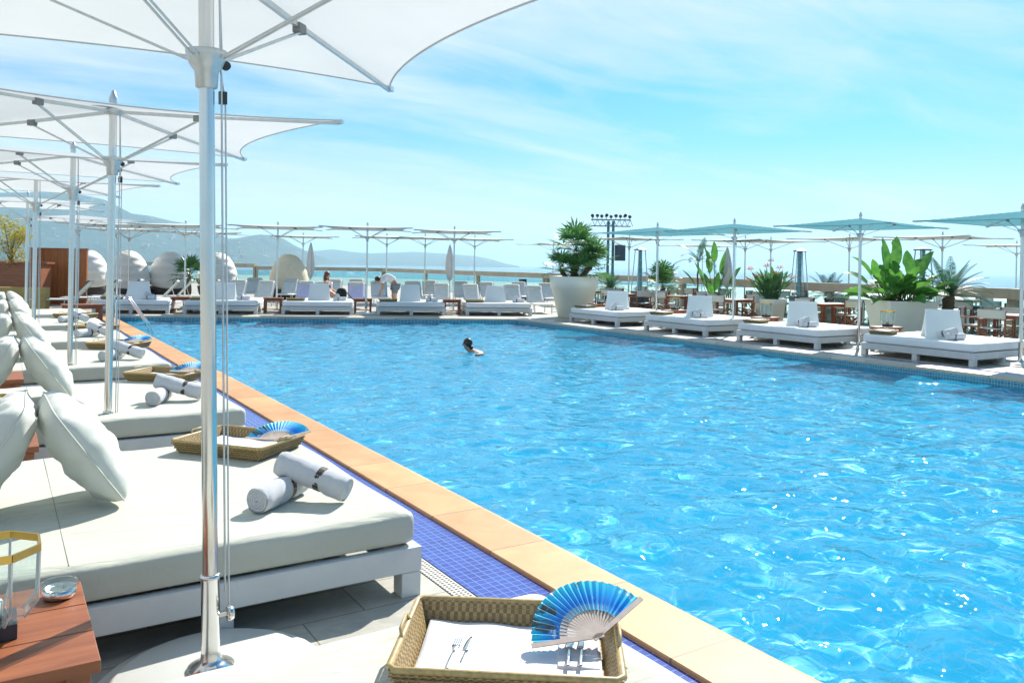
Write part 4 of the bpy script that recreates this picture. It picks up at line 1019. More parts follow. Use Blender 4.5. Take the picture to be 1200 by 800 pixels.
for i, (x, d, l_) in enumerate(fu2):
    p = along(x, d); o = ubk if i == 0 else copy_tree(ubk); o.location = (p.x, p.y, 0); o['label'] = l_; o.rotation_euler = (0, 0, R(7 * (i % 4) - 10))
fl3 = [(137, 28.0, 'pale parasol left of the second white pod'), (151, 32.5, 'pale parasol behind the second white pod'), (243, 34.5, 'pale parasol hidden behind the nearest pole')]
for x, d, l_ in fl3:
    p = along(x, d); dup(ubk, l_, (p.x, p.y, 0), R(-20), group='white parasols at the far left')
# closed parasols
def closed(label, p, group='closed white parasols'):
    t = thing('closed_parasol', label, 'parasol', (p.x, p.y, 0), group=group)
    MB().tube([(0, 0, 0), (0, 0, 2.5)], 0.025, 8).build('pole', M_chrome, t); MB().lathe([(0, 0), (.35, 0), (.35, .05), (0, .06)], 20).build('base', M_white2, t)
    MB().grid(lambda u, v: Vector(((0.03 + 0.16 * math.sin(math.pi * min(1, v * 1.02)) ** .7 * (1 - .45 * v)) * (1 + .16 * math.sin(6 * 2 * math.pi * u)) * math.cos(2 * math.pi * u), (0.03 + 0.16 * math.sin(math.pi * min(1, v * 1.02)) ** .7 * (1 - .45 * v)) * (1 + .16 * math.sin(6 * 2 * math.pi * u)) * math.sin(2 * math.pi * u), 1.0 + 1.45 * v)), 36, 14, True, None, True).build('furled_canopy', M_canopy, t)
closed('closed white parasol behind the far daybeds', along(527, 33)); closed('closed white parasol left of the third teal parasol pole', along(852, 29)); closed('closed white parasol against the beige pod', along(364, 33.5))

# --- loungers on the far terrace
GL = 'sun loungers on the far terrace'
lg = make_lounger('x', GL); lgl = make_lounger('x', GL, M_lilac)
FZ = FRZ
L_ = [(275, 30.5, 0, 'white sun lounger left of the centre left parasol pole'), (308, 30.0, 0, 'white sun lounger right beside the gap in the parapet'), (296, 34.5, 0, 'white sun lounger in the second row near the parapet gap'), (338, 34, 0, 'white sun lounger directly under the beige pod'),
      (357, 30.2, 1, 'sun lounger covered with a lilac towel right of a far parasol pole'), (392, 34.5, 0, 'white sun lounger behind the woman'), (419, 30.0, 1, 'sun lounger with lilac towel between the bag and a far pole'), (446, 32.5, 0, 'white sun lounger left of the bending man'), (419, 36.0, 0, 'white sun lounger in the back row left of the bending man'),
      (487, 33, 0, 'white sun lounger right behind the bending man'), (505, 35.5, 0, 'white sun lounger in the back row at middle of the far side'), (519, 30.5, 0, 'white sun lounger left of the closed parasol'), (541, 34.5, 0, 'white sun lounger behind the closed parasol'), (556, 30, 0, 'white sun lounger left of the rightmost far daybed backrest'),
      (575, 34.5, 0, 'white sun lounger in the back row behind the rightmost far daybed'), (604, 31, 0, 'white sun lounger right of the rightmost far backrest'), (631, 29.5, 0, 'white sun lounger standing alone left of the giant planter'), (612, 36, 0, 'white sun lounger at the back near the dark post'), (645, 34.5, 0, 'white sun lounger partly behind the giant planter')]
u1 = u2 = 0
for x, d, k, l_ in L_:
    p = along(x, d)
    if k: o = lgl if u2 == 0 else copy_tree(lgl); u2 += 1
    else: o = lg if u1 == 0 else copy_tree(lg); u1 += 1
    o.location = (p.x, p.y, 0); o['label'] = l_; o.rotation_euler = (0, 0, FZ + R((x * 7) % 11 - 5))
# seen from the side at the far left: backs raised towards the right
L2 = [(78, 26.5, 0, 'pale blue grey sun lounger in front of the tall wooden panel'), (112, 28.0, 0, 'white sun lounger beside the first white pod'), (140, 29.2, 1, 'sun lounger with a lilac striped towel in front of the second pod'), (182, 28.5, 0, 'beige sun lounger in front of the third pod'), (200, 30.0, 0, 'beige sun lounger left of the small palm'), (232, 30.5, 0, 'sun lounger hidden behind the near pole by the small palm')]
for x, d, k, l_ in L2:
    p = along(x, d); o = copy_tree(lgl if k else lg); o.location = (p.x, p.y, 0); o['label'] = l_; o.rotation_euler = (0, 0, math.pi - YAW + R(14)); o['group'] = 'side-on sun loungers at the far left'

# --- cabana pods
t_ = NT('pod_shell'); tcn = t_.n('TexCoord'); wv = t_.n('TexWave', wave_type='BANDS', bands_direction='Z'); wv.inputs['Scale'].default_value = 1.1; wv.inputs['Distortion'].default_value = 0.6; t_.l(tcn.outputs['Object'], wv.inputs['Vector'])
t_.out(t_.bsdf(t_.ramp(wv.outputs['Fac'], [(0.45, (0.80, 0.79, 0.74)), (0.6, (0.86, 0.85, 0.81))]), 0.7, 0, t_.bump(wv.outputs['Fac'], 0.6, 0.05)).outputs[0]); M_pod = t_.m
M_podb = simple('dark_rattan', (0.05, 0.04, 0.035), 0.7, var=0.4, scale=50)
M_podbeige = simple('beige_pod_shell', (0.78, 0.68, 0.50), 0.75, var=0.06)
def make_pod(label, mat, loc, rz, s=1.0):
    t = thing('cabana_pod', label, 'cabana', loc, rz, 'round cabana pods by the parapet'); t.scale = s
    MB().lathe([(0, 0), (0.78, 0), (0.92, 0.25), (0.98, 0.5), (0.90, 0.52), (0.86, 0.40), (0, 0.38)], 32).build('base', M_podb, t)
    MB().lathe([(0, 0.40), (0.82, 0.40), (0.84, 0.52), (0.6, 0.56), (0, 0.57)], 28).build('cushion', M_fabric, t)
    # retractable hood: about two thirds of a dome, ribbed
    def hood(u, v):
        a = R(-118) + R(236) * u; el = v * math.pi / 2 * 1.0; rr = 1.0 + 0.022 * abs(math.sin(7 * math.pi * v)) ** .6
        tilt = R(12); p = Vector((rr * 1.0 * math.cos(a) * math.cos(el), rr * 1.0 * math.sin(a) * math.cos(el), rr * 1.18 * math.sin(el)))
        return Matrix.Rotation(tilt, 3, 'Y') @ p + Vector((0, 0, 0.62))
    o = MB().grid(hood, 32, 20).build('hood', mat, t); s_ = o.modifiers.new('s', 'SOLIDIFY'); s_.thickness = 0.03
    return t
pods = [(103, 34.5, 'white round cabana pod right behind the tall wooden panel', 0), (150, 33.5, 'white round cabana pod second from the left', 0), (199, 34.5, 'white round cabana pod left of the small palm', 0), (255, 35.5, 'white round cabana pod right behind the near pole', 0), (339, 36.5, 'beige round cabana pod standing alone at centre left', 1)]
for x, d, l_, k in pods:
    p = along(x, d); make_pod(l_, M_podbeige if k else M_pod, (p.x, p.y, 0), math.atan2(p.y, p.x) + math.pi + R(-20 if k else 10), (0.84, 0.84, 1.12))

# --- far left wooden planter, panel, ochre wall, shrub
M_ochre = simple('ochre_render', (0.46, 0.32, 0.11), 0.85, var=0.15, scale=3)
M_teak2 = wood('weathered_teak', (0.18, 0.06, 0.03), (0.34, 0.13, 0.06), 0)
M_teakv = wood('panel_teak', (0.24, 0.075, 0.02), (0.44, 0.16, 0.05), 2)
AW = -YAW    # roughly square to the view
def fbox(name, px, d, w_, dep, z0, z1, mat, label, cat, rz=AW + R(8)):
    p = along(px, d); o = MB().box((0, 0, (z1 - z0) / 2), (w_, dep, z1 - z0)).build(name, mat, None, bevel=0.01); o.location = (p.x, p.y, z0); o.rotation_euler = (0, 0, rz); return tag(o, label, cat)
fbox('low_wall', 8, 26.0, 2.5, 0.3, 0, 0.71, M_ochre, 'low ochre rendered wall at the end of the left daybeds', 'wall')
p = along(-14, 27.6); t = thing('wooden_planter', 'long red-brown wooden planter at the left edge above the ochre wall', 'planter', (p.x, p.y, 0), AW + R(8))
MB().box((0, 0, 0.73), (3.7, 0.8, 1.46)).build('panel', M_teak2, t); MB().box((0, 0, 1.49), (3.9, 0.95, 0.06)).build('top_board', M_teak2, t)
p = along(69, 29.0); t = thing('wooden_screen', 'tall wooden screen panel beside the first white pod', 'screen', (p.x, p.y, 0), AW + R(6))
for k in range(8): MB().box((-0.86 + 0.245 * k, 0, 1.0), (0.235, 0.12, 1.98)).build('board', M_teakv, t)
MB().box((0, 0, 2.005), (2.02, 0.16, 0.03)).build('cap', M_teak2, t)
rng = random.Random(3)
def bush(name, label, loc, r, h, mat, n, lf, group=None, trunk=0.6):
    t = thing(name, label, 'shrub', loc, group=group); mb = MB(); st_ = MB()
    cl = [(rv(rng, r * .6), rv(rng, r * .6), trunk + rng.random() * h * .85, rng.uniform(.35, .6) * r) for _ in range(14)]
    for c in cl: st_.tube([(0, 0, 0), (c[0] * .4, c[1] * .4, c[2] * .5), (c[0], c[1], c[2])], [0.03, 0.015, 0.006], 5, caps=False)
    for _ in range(n):
        c = rng.choice(cl); d = Vector((rng.gauss(0, 1), rng.gauss(0, 1), rng.gauss(0, 1))).normalized() * c[3] * rng.random() ** .4
        p0 = Vector(c[:3]) + d; a = Vector((rng.gauss(0, 1), rng.gauss(0, 1), rng.gauss(0, .7))).normalized(); b = a.cross(Vector((rng.gauss(0, 1), rng.gauss(0, 1), rng.gauss(0, 1)))).normalized()
        s_ = lf * rng.uniform(.6, 1.3); mb.add([p0, p0 + a * s_ + b * s_ * .35, p0 + a * s_ * 2, p0 + a * s_ - b * s_ * .35], [(0, 1, 2, 3)], None, False)
    mb.build('leaves', mat, t); st_.build('stems', M_stem, t); return t
p = along(12, 27.7); bush('yellow_shrub', 'airy yellow green shrub growing from the wooden planter at left edge', (p.x, p.y, 1.45), 0.75, 1.5, M_yellow, 2600, 0.045, trunk=0.15)

# --- giant planter with palms
p = along(673, 27.0); pot = make_pot('giant cream round planter holding fan palms', 'planter', 0.82, 0.50, 1.36, M_pot, name='round_planter'); pot.location = (p.x, p.y, 0)
def palm(label, loc, trunk_pts, crowns, n=26, Rp=.42, Rl=.42, name='fan_palm', group='fan palms in planters'):
    t = thing(name, label, 'palm', loc, group=group); cr_, st_ = MB(), MB(); rg = random.Random(sum(map(ord, label)) % 999)
    for c in crowns: fan_crown(cr_, st_, c[:3], rg, n, Rp * c[3], Rl * c[3])
    cr_.build('fronds', M_palm, t); st_.build('petioles', M_stem, t)
    tr_ = MB()
    for pts, r0 in trunk_pts: tr_.tube(pts, [r0 * (1 + .15 * (k % 2)) for k in range(len(pts))], 10)
    if trunk_pts: tr_.build('trunk', M_trunk, t)
    return t
def P5(a, b, n=8): a, b = Vector(a), Vector(b); return [a.lerp(b, k / n) + Vector((0.02 * math.sin(k * 2), 0.02 * math.cos(k * 3), 0)) for k in range(n + 1)]
s_r = _r
def off(dx, dz, dy=0): return (s_r.x * dx + _f.x * dy, s_r.y * dx + _f.y * dy, dz)
palm('tall fan palm rising from the middle of the giant planter', (p.x, p.y, 1.28), [(P5((0, 0, 0), off(0.05, .85)), 0.12)], [off(0.05, .92) + (1.45,)], 25)
palm('bushy lower fan palm at the right side of the giant planter', (p.x, p.y, 1.28), [(P5(off(.2, 0), off(.55, .43)), 0.08), (P5(off(.3, 0, -.2), off(.35, .3, -.3)), 0.07)], [off(.62, .46) + (1.3,), off(.30, .2, -.4) + (1.15,)], 19)
palm('small fan palm at the left side of the giant planter', (p.x, p.y, 1.28), [(P5(off(-.25, 0), off(-.45, .3)), 0.07)], [off(-.45, .25) + (1.1,), off(-.1, .15, -.35) + (1.0,)], 16)
p = along(222, 33.0); palm('small dark fan palm between two white pods', (p.x, p.y, 0.0), [(P5((0, 0, 0), (0, 0, .95)), 0.09)], [(0, 0, 1.0, 1.25)], 20)
p = along(777, 31.0); pt = make_pot('white round planter left of centre on the dining terrace', 'planter', 0.46, 0.33, 0.72, M_pot, name='round_planter', lip=.2); pt.location = (p.x, p.y, 0)
palm('bushy fan palm in the white planter by the third right daybed', (p.x, p.y, 0.62), [(P5((0, 0, 0), (0, 0, .3)), 0.09)], [(0, 0, .55, 1.2), (0.1, 0.1, 0.3, 1.05)], 18)
def cycad(label, px, d, z, th, L, n=30, pot_=None):
    p = along(px, d); t = thing('cycad', label, 'cycad', (p.x, p.y, z), group='cycads'); c_, s_ = MB(), MB(); pinnate_crown(c_, s_, (0, 0, th), random.Random(px), n, L * 1.15)
    c_.build('fronds', M_cycad, t); s_.build('midribs', M_stem, t); MB().tube(P5((0, 0, 0), (0, 0, th)), 0.15, 10).build('trunk', M_trunk, t); return p
p = cycad('small cycad just right of the giant planter', 715, 33.0, 0.45, 0.30, 0.75); q = make_pot('dark round pot of the small cycad', 'planter', .28, .2, .5, M_dark, name='round_planter'); q.location = (p.x, p.y, 0)
p = cycad('cycad between the dark heater and the large paddle leaf plant', 972, 27.5, 0.5, 0.30, 0.80); q = make_pot('white pot under the cycad left of the paddle leaf plant', 'planter', .42, .34, .55, M_pot, name='round_planter'); q.location = (p.x, p.y, 0)
p = cycad('large cycad right of the paddle leaf plant', 1112, 21.5, 0.62, 0.45, 1.0, 34); q = make_pot('square white planter under the large cycad', 'planter', .45, .40, .72, M_white2, True, name='square_planter'); q.location = (p.x, p.y, 0); q.rotation_euler = (0, 0, R(20))
# bird of paradise
p = along(903, 25.0); q = make_pot('round cream planter with the orange flowering plant', 'planter', .48, .36, .80, M_pot, name='round_planter', lip=.2); q.location = (p.x, p.y, 0)
t = thing('bird_of_paradise', 'bird of paradise plant with orange flowers in a cream planter', 'plant', (p.x, p.y, .72)); c_, s_ = MB(), MB(); rg = random.Random(8)
for k in range(85):
    az = k * 2.4; sp = rg.uniform(.05, 1.05); d = Vector((math.cos(az) * sp, math.sin(az) * sp, 1)); paddle(c_, s_, (rv(rg, .16), rv(rg, .16), 0), d, rg.uniform(.35, .72), rg.uniform(.35, .5), 0.06, rg, 0.35, False)
c_.build('leaves', M_strel, t); s_.build('stalks', M_strel, t)
for dx, dz, dy in ((-.62, .95, 0), (-.66, .60, -.1), (-.5, .75, -.3), (0.02, 1.22, 0), (.22, 1.0, -.2), (.08, .85, -.3), (.66, .72, 0), (-.05, 1.05, .2)):
    c0 = Vector(off(dx, dz, dy)); st_ = MB().tube([(dx * .1, 0, 0), c0 * .6 + Vector((0, 0, .1)), c0], [0.01, 0.008, 0.006], 5).build('flower_stalk', M_strel, t); f_ = MB()
    for j in range(6):
        a = R(20 + 28 * j); dd = _r * math.cos(a) + Vector((0, 0, 1)) * math.sin(a) + _f * rv(rg, .3); w_ = Vector((0, 0, 1)).cross(dd).normalized() * .018 + Vector((0, 0, .012))
        f_.add([c0, c0 + dd * .08 + w_, c0 + dd * .17, c0 + dd * .08 - w_], [(0, 1, 2, 3)], None, False)
    f_.build('petals', M_flower, st_)
# traveller palm style plant, tall and thin
p = along(838, 28.5); t = thing('paddle_leaf_plant', 'tall slender paddle leaf plant standing left of the third teal parasol', 'plant', (p.x, p.y, 0)); c_, s_ = MB(), MB(); rg = random.Random(5)
for az, el, ls, lb in ((100, 76, 1.55, .9), (150, 80, 1.7, 1.0), (40, 72, 1.5, .9), (200, 70, 1.3, .8), (20, 62, 1.3, .8), (170, 60, 1.2, .8), (300, 80, 1.5, .9), (120, 70, 1.0, .7), (60, 66, 1.0, .8), (240, 62, .8, .7), (330, 58, .8, .7), (90, 84, 1.9, .8), (10, 74, .9, .8), (180, 70, .7, .7)):
    d = _r * math.cos(R(az)) * math.cos(R(el)) + _f * math.sin(R(az)) * math.cos(R(el)) + Vector((0, 0, math.sin(R(el)))); paddle(c_, s_, (rv(rg, .1), rv(rg, .1), 0), d, ls, lb, .13, rg, .5)
c_.build('leaves', M_banana, t); s_.build('stalks', M_strel, t)
q = make_pot('white pot of the tall slender plant', 'planter', .36, .28, .55, M_pot, name='round_planter'); q.location = (p.x, p.y, 0)
p = along(818, 29.5); t = thing('arching_palm', 'thin arching palm with drooping feather fronds', 'palm', (p.x, p.y, 0)); c_, s_ = MB(), MB(); pinnate_crown(c_, s_, (0, 0, 1.9), random.Random(9), 9, 1.2, 20, 80, .16, 1.6); c_.build('fronds', M_cycad, t); s_.build('midribs', M_stem, t); MB().tube(P5((0, 0, 0), (0, 0, 1.92)), .03, 8).build('trunk', M_trunk, t)
# large paddle leaf plants
p = along(1056, 21.3); q = make_pot('large square cream planter holding the biggest paddle leaf plant', 'planter', .66, .50, .95, M_pot, True, name='square_planter'); q.location = (p.x, p.y, 0); q.rotation_euler = (0, 0, R(-28))
t = thing('paddle_leaf_plant', 'largest bright green paddle leaf plant in the square cream planter', 'plant', (p.x, p.y, .86)); c_, s_ = MB(), MB(); rg = random.Random(12)
for dx, az, el, ls, lb, w_ in ((-.3, 170, 62, .8, .75, .16), (-.3, 110, 85, .9, .85, .17), (-.25, 60, 76, 1.0, .9, .15), (-.3, 150, 45, .7, .7, .17), (-.35, 190, 30, .55, .65, .16), (-.3, 100, 70, .55, .6, .17), (.1, 80, 80, .7, .75, .17), (.15, 30, 60, .75, .8, .17),
                              (.2, 15, 42, .75, .8, .16), (.25, 0, 30, .7, .7, .16), (.2, 140, 65, .6, .65, .17), (.2, 60, 40, .5, .6, .17), (.25, 320, 50, .5, .6, .17), (-.2, 250, 55, .5, .6, .17), (0, 270, 60, .55, .7, .17), (.1, 300, 35, .45, .65, .16), (-.25, 215, 45, .45, .65, .16), (.3, 20, 70, .8, .8, .16), (-.35, 160, 20, .5, .6, .15),
                              (-.1, 240, 30, .3, .5, .15), (.15, 285, 22, .3, .55, .15), (.25, 345, 55, .4, .6, .15), (-.3, 200, 60, .4, .6, .15), (.0, 70, 65, .4, .6, .16)) + tuple((rg.uniform(-.4, .45), rg.uniform(0, 360), rg.uniform(15, 72), rg.uniform(.25, .62), rg.uniform(.5, .8), rg.uniform(.13, .19)) for _ in range(34)):
    d = _r * math.cos(R(az)) * math.cos(R(el)) + _f * math.sin(R(az)) * math.cos(R(el)) + Vector((0, 0, math.sin(R(el)))); b_ = off(dx + rv(rg, .08), 0, rv(rg, .25)); paddle(c_, s_, b_, d, ls, lb, w_ * 1.1, rg, rg.uniform(.5, 1.1))
c_.build('leaves', M_banana, t); s_.build('stalks', M_stem, t)

# --- heaters
ht = make_heater('x', 'pyramid patio heaters')
for i, (x, d, l_) in enumerate(((937, 26.5, 'pyramid patio heater with slate base behind the second right daybed'), (1081, 22.4, 'pyramid patio heater right behind the largest paddle leaf plant'), (750, 29.0, 'pyramid patio heater between the lighting tower and a teal parasol'))):
    p = along(x, d); o = ht if i == 0 else copy_tree(ht); o.location = (p.x, p.y, 0); o['label'] = l_; o.rotation_euler = (0, 0, AW + R(10 * i))

# --- dining terrace
GT = 'wooden dining tables on the terrace'; GC = 'wooden director chairs with white canvas'
dt = make_dining_table('x', GT); ch_ = make_chair('x', GC); gg = make_glass('x', 'wine glasses on the dining tables')
tabs = [(700, 31.5, 'just right of the giant planter'), (738, 29.0, 'below the slim parasol beside the tower'), (800, 27.8, 'right of the bushy fan palm'), (862, 25.5, 'under the third teal parasol'), (905, 30.5, 'behind the orange flowering plant'), (972, 23.5, 'left of the large square planter'), (1010, 27.0, 'behind the second teal parasol pole'),
        (1145, 23.5, 'right of the large cycad'), (1178, 19.0, 'closest to the right edge'), (1130, 29.0, 'at the back by the parapet'), (830, 33.0, 'in the back row behind the slender plant'), (770, 34.0, 'in the back row behind the heater')]
first = True
pos4 = ['left', 'right', 'near', 'far']
for i, (x, d, w_) in enumerate(tabs):
    p = along(x, d); rz = R(-14 + (i * 37) % 30)
    o = dt if i == 0 else copy_tree(dt); o.location = (p.x, p.y, 0); o.rotation_euler = (0, 0, rz); o['label'] = 'wooden dining table ' + w_
    for k, (dx, dy, a) in enumerate(((-0.78, -.02, 0), (0.78, .02, math.pi), (0.02, -0.68, math.pi / 2), (-0.02, 0.68, -math.pi / 2))):
        v_ = Matrix.Rotation(rz, 3, 'Z') @ Vector((dx, dy, 0)); c = ch_ if first else copy_tree(ch_)
        c.location = (p.x + v_.x, p.y + v_.y, 0); c.rotation_euler = (0, 0, rz + a + R((k * 13 + i * 7) % 14 - 7)); c['label'] = 'canvas chair ' + pos4[k] + ' side of table ' + w_
        g_ = None
        if k < 2:
            g_ = gg if first else copy_tree(gg); vv_ = Matrix.Rotation(rz, 3, 'Z') @ Vector((dx * .38, dy + .16, 0)); g_.location = (p.x + vv_.x, p.y + vv_.y, 0.757 if abs(dx*.38) < .2 else 0.751); g_['label'] = ('left wine glass on the table ' if k == 0 else 'right wine glass on the table ') + w_
        first = False

# --- lighting tower
p = along(715, 36.0); t = thing('lighting_tower', 'lighting tower with a row of spotlights and two hanging loudspeakers', 'lighting tower', (p.x, p.y, 0), AW)
for s in (-.11, .11):
    m_ = MB()
    for a_, b_ in ((-.045, -.045), (.045, -.045), (.045, .045), (-.045, .045)): m_.tube([(s + a_, b_, 0), (s + a_, b_, 3.72)], .010, 6)
    for k in range(28): z = k * .13; sg = 1 if k % 2 else -1; m_.beam((s - .045 * sg, -.045, z), (s + .045 * sg, -.045, z + .13), .008, .008).beam((s - .045, -.045 * sg, z), (s - .045, .045 * sg, z + .13), .008, .008)
    m_.tube([(s, 0, 0), (s, 0, 3.72)], .045, 10).build('mast', M_tower, t)
m_ = MB()
for z in (3.50, 3.78):
    for y in (-.1, .1): m_.tube([(-.88, y, z), (.88, y, z)], .024, 6)
for k in range(15): x = -.84 + k * .12; sg = 1 if k % 2 else -1; m_.beam((x, -.1, 3.64 - .14 * sg), (x + .12, -.1, 3.64 + .14 * sg), .022, .022)
m_.build('truss', M_tower, t)
for k in range(9):
    x = -.82 + k * .205; lp = MB().lathe([(0, -.09), (.055, -.09), (.075, .07), (.07, .08), (0, .06)], 12, M=Matrix.Translation((x, -.05, 3.93 + .03 * (k % 2))) @ Matrix.Rotation(R(70 + (k * 29) % 40), 4, 'X') @ Matrix.Rotation(R((k * 17) % 30 - 15), 4, 'Y')).beam((x, -.1, 3.79), (x, -.05, 3.92), .02, .02)
    lp.build('spotlight', M_dark, t)
for x, z, sx, sz in ((-.52, 2.42, .40, .46), (.42, 2.32, .44, .70)):
    b = MB().box((x, -.05, z), (sx, .35, sz)).beam((x, -.05, z + sz / 2), (x * .4, 0, z + sz / 2 + .1), .03, .03).build('loudspeaker', M_dark, t, bevel=.01)
    MB().box((x, -.228, z), (sx - .05, .006, sz - .05)).build('grille', M_slate, b)

# --- parapet
M_capst = simple('parapet_stone', (0.46, 0.40, 0.30), 0.8, var=0.15, scale=2, bump=.2, bscale=20)
M_pglass = NT('parapet_glass'); tt = M_pglass; g = tt.n('BsdfGlossy'); g.inputs['Roughness'].default_value = .03; tp = tt.n('BsdfTransparent'); tp.inputs[0].default_value = (.72, .92, .93, 1); fr = two_sided_fresnel(tt); mx = tt.n('MixShader'); tt.l(fr.outputs[0], mx.inputs[0]); tt.l(tp.outputs[0], mx.inputs[1]); tt.l(g.outputs[0], mx.inputs[2]); tt.out(mx.outputs[0]); M_pglass = tt.m
ppts = [at(-140, 306.5, 1.3), at(150, 306.8, 1.3), at(300, 309.2, 1.3), at(450, 314, 1.3), at(640, 320, 1.3), at(800, 324.5, 1.3), at(940, 330.5, 1.3), at(1190, 338.2, 1.3), at(1300, 345, 1.3)]
ppts[0] = along(-260, 62) + Vector((0, 0, 1.3)); ppts[1] = along(150, 62) + Vector((0, 0, 1.3)); ppts[2] = along(300, 60) + Vector((0, 0, 1.3))
plab = ['behind the wooden screen at far left', 'behind the white pods', 'left of the centre', 'at the centre of the far side', 'behind the giant planter', 'behind the dining tables', 'behind the orange flowering plant and heater', 'at the far right edge']
pp = thing
for i in range(len(ppts) - 1):
    a, b = ppts[i].copy(), ppts[i + 1].copy(); L = (b - a).length; dd = (b - a).normalized()
    t = thing('parapet_wall', 'stone capped parapet with glass panels, section ' + plab[i], 'parapet', (a.x, a.y, 0), math.atan2(b.y - a.y, b.x - a.x), 'sections of the terrace parapet')
    H1 = 1.3 + (0.16 if i < 2 else 0)
    MB().box((L / 2, 0, H1 - .14), (L, .45, .28)).build('cap', M_capst, t)
    n = max(1, int(L / 6.5))
    for k in range(n + 1):
        MB().box((min(L - .1, max(.1, k * L / n)), 0, (H1 - .282) / 2), (.14, .22, H1 - .282)).build('post', M_capst, t)
    for k in range(n): MB().box(((k + .5) * L / n, 0, .50), (L / n - .3, .02, .98)).build('glass_panel', M_pglass, t)
MB_ = MB().box((0, 0, .5), (.28, .28, 1.0))
p = along(613, 41); tag(MB_.build('service_bollard', M_dark), 'dark post in front of the parapet left of the giant planter', 'post').location = (p.x, p.y, 0)

# --- people
def person_head(t, c, face, hair, r=.1, mat=None):
    c = Vector(c); f = Vector(face).normalized(); s = f.cross(Vector((0, 0, 1))).normalized(); u = s.cross(f)
    for k in (-1, 1): ellip(c + f * .066 + s * .033 * k + u * .01, (.010, .010, .008), 'eye', M_hair, t, 8)
    ellip(c + f * .078 - u * .015, (.016, .014, .02), 'nose', mat or M_skin, t, 8)
def V3(*a): return Vector(a)
# swimmer: prone at the surface, head up, one arm out in front
p = at(549, 412, WZ); sw = thing('person', 'swimmer with dark hair doing breaststroke in the pool', 'person', (p.x, p.y, WZ + .02), 0, None)
J = [((0.62, 0, -.22), (.14, .10)), ((.42, 0, -.17), (.12, .09)), ((.20, 0, -.05), (.17, .12)), ((.06, 0, -.01), (.07, .065)), ((-.02, 0, .05), (.055, .055)), ((-.05, 0, .12), (.085, .08)), ((-.06, 0, .20), (.06, .06)),
     ((.17, .19, -.07), .055), ((0.0, .38, -.06), .042), ((-.16, .52, -.05), .03), ((-.27, .56, -.05), .028), ((.17, -.19, -.05), .055), ((.30, -.42, -.02), .045), ((.22, -.62, -.01), .034), ((.14, -.70, -.01), .028),
     ((.75, .10, -.26), .085), ((1.10, .16, -.34), .06), ((1.45, .18, -.30), .04), ((1.6, .2, -.3), .03), ((.75, -.10, -.26), .085), ((1.10, -.18, -.36), .06), ((1.42, -.2, -.32), .04), ((1.58, -.22, -.3), .03)]
E_ = [(0, 1), (1, 2), (2, 3), (3, 4), (4, 5), (5, 6), (2, 7), (7, 8), (8, 9), (9, 10), (2, 11), (11, 12), (12, 13), (13, 14), (0, 15), (15, 16), (16, 17), (17, 18), (0, 19), (19, 20), (20, 21), (21, 22)]
skin_mesh(J, E_, 'body', M_skin2, sw); ellip((-.015, 0, .165), (.098, .088, .105), 'hair', M_hair, sw); ellip((.05, 0, .06), (.05, .07, .06), 'hair_bun', M_hair, sw); person_head(sw, (-.045, 0, .14), (-1, 0, .05), None, mat=M_skin2)
sw.rotation_euler = (0, 0, R(-30)); 
# standing and bending helpers; local +X is where the person faces
p = along(463, 28.9); bm_ = thing('person', 'man in a white shirt and grey shorts bending over at the far daybeds', 'person', (p.x, p.y, 0), 0)
J = [((0, 0, .95), (.15, .14)), ((-.06, 0, 1.08), (.14, .13)), ((-.25, 0, 1.20), (.15, .15)), ((-.42, 0, 1.17), (.12, .14)), ((-.50, 0, 1.12), .06), ((-.60, 0, 1.08), .09), ((-.66, 0, 1.02), .07),
     ((0.02, .10, .88), .10), ((-.04, .11, .50), .075), ((.04, .11, .10), .05), ((-.12, .12, .05), .04), ((0.02, -.10, .88), .10), ((.0, -.11, .50), .075), ((.06, -.11, .10), .05), ((-.10, -.12, .05), .04),
     ((-.40, .20, 1.10), .065), ((-.42, .23, .82), .05), ((-.50, .18, .60), .038), ((-.54, .17, .52), .03), ((-.40, -.20, 1.10), .065), ((-.44, -.23, .82), .05), ((-.52, -.16, .62), .038), ((-.57, -.15, .55), .03)]
E_ = [(0, 1), (1, 2), (2, 3), (3, 4), (4, 5), (5, 6), (0, 7), (7, 8), (8, 9), (9, 10), (0, 11), (11, 12), (12, 13), (13, 14), (3, 15), (15, 16), (16, 17), (17, 18), (3, 19), (19, 20), (20, 21), (21, 22)]
skin_mesh(J, E_, 'body', M_skin2, bm_)
SJ = [((-.03, 0, 1.03), (.165, .155)), ((-.08, 0, 1.10), (.165, .155)), ((-.26, 0, 1.21), (.17, .17)), ((-.43, 0, 1.17), (.13, .16)), ((-.41, .22, 1.08), .085), ((-.42, .24, .96), .075), ((-.41, -.22, 1.08), .085), ((-.43, -.24, .96), .075)]
skin_mesh(SJ, [(0, 1), (1, 2), (2, 3), (3, 4), (4, 5), (3, 6), (6, 7)], 'shirt', M_terry, bm_)
HJ = [((0, 0, .97), (.165, .16)), ((.02, .11, .86), .125), ((-.02, .12, .60), .11), ((.02, -.11, .86), .125), ((.0, -.12, .60), .11)]
skin_mesh(HJ, [(0, 1), (1, 2), (0, 3), (3, 4)], 'shorts', simple('grey_shorts', (.12, .14, .18), .8), bm_)
ellip((-.60, 0, 1.12), (.115, .105, .10), 'hair', M_hair, bm_); person_head(bm_, (-.62, 0, 1.06), (-.8, 0, -.6), None, mat=M_skin2)
bm_.rotation_euler = (0, 0, -YAW + R(12))
p = along(384, 30.0); wm = thing('person', 'seated woman with long auburn hair looking right behind a white backrest', 'person', (p.x, p.y, 0), 0)
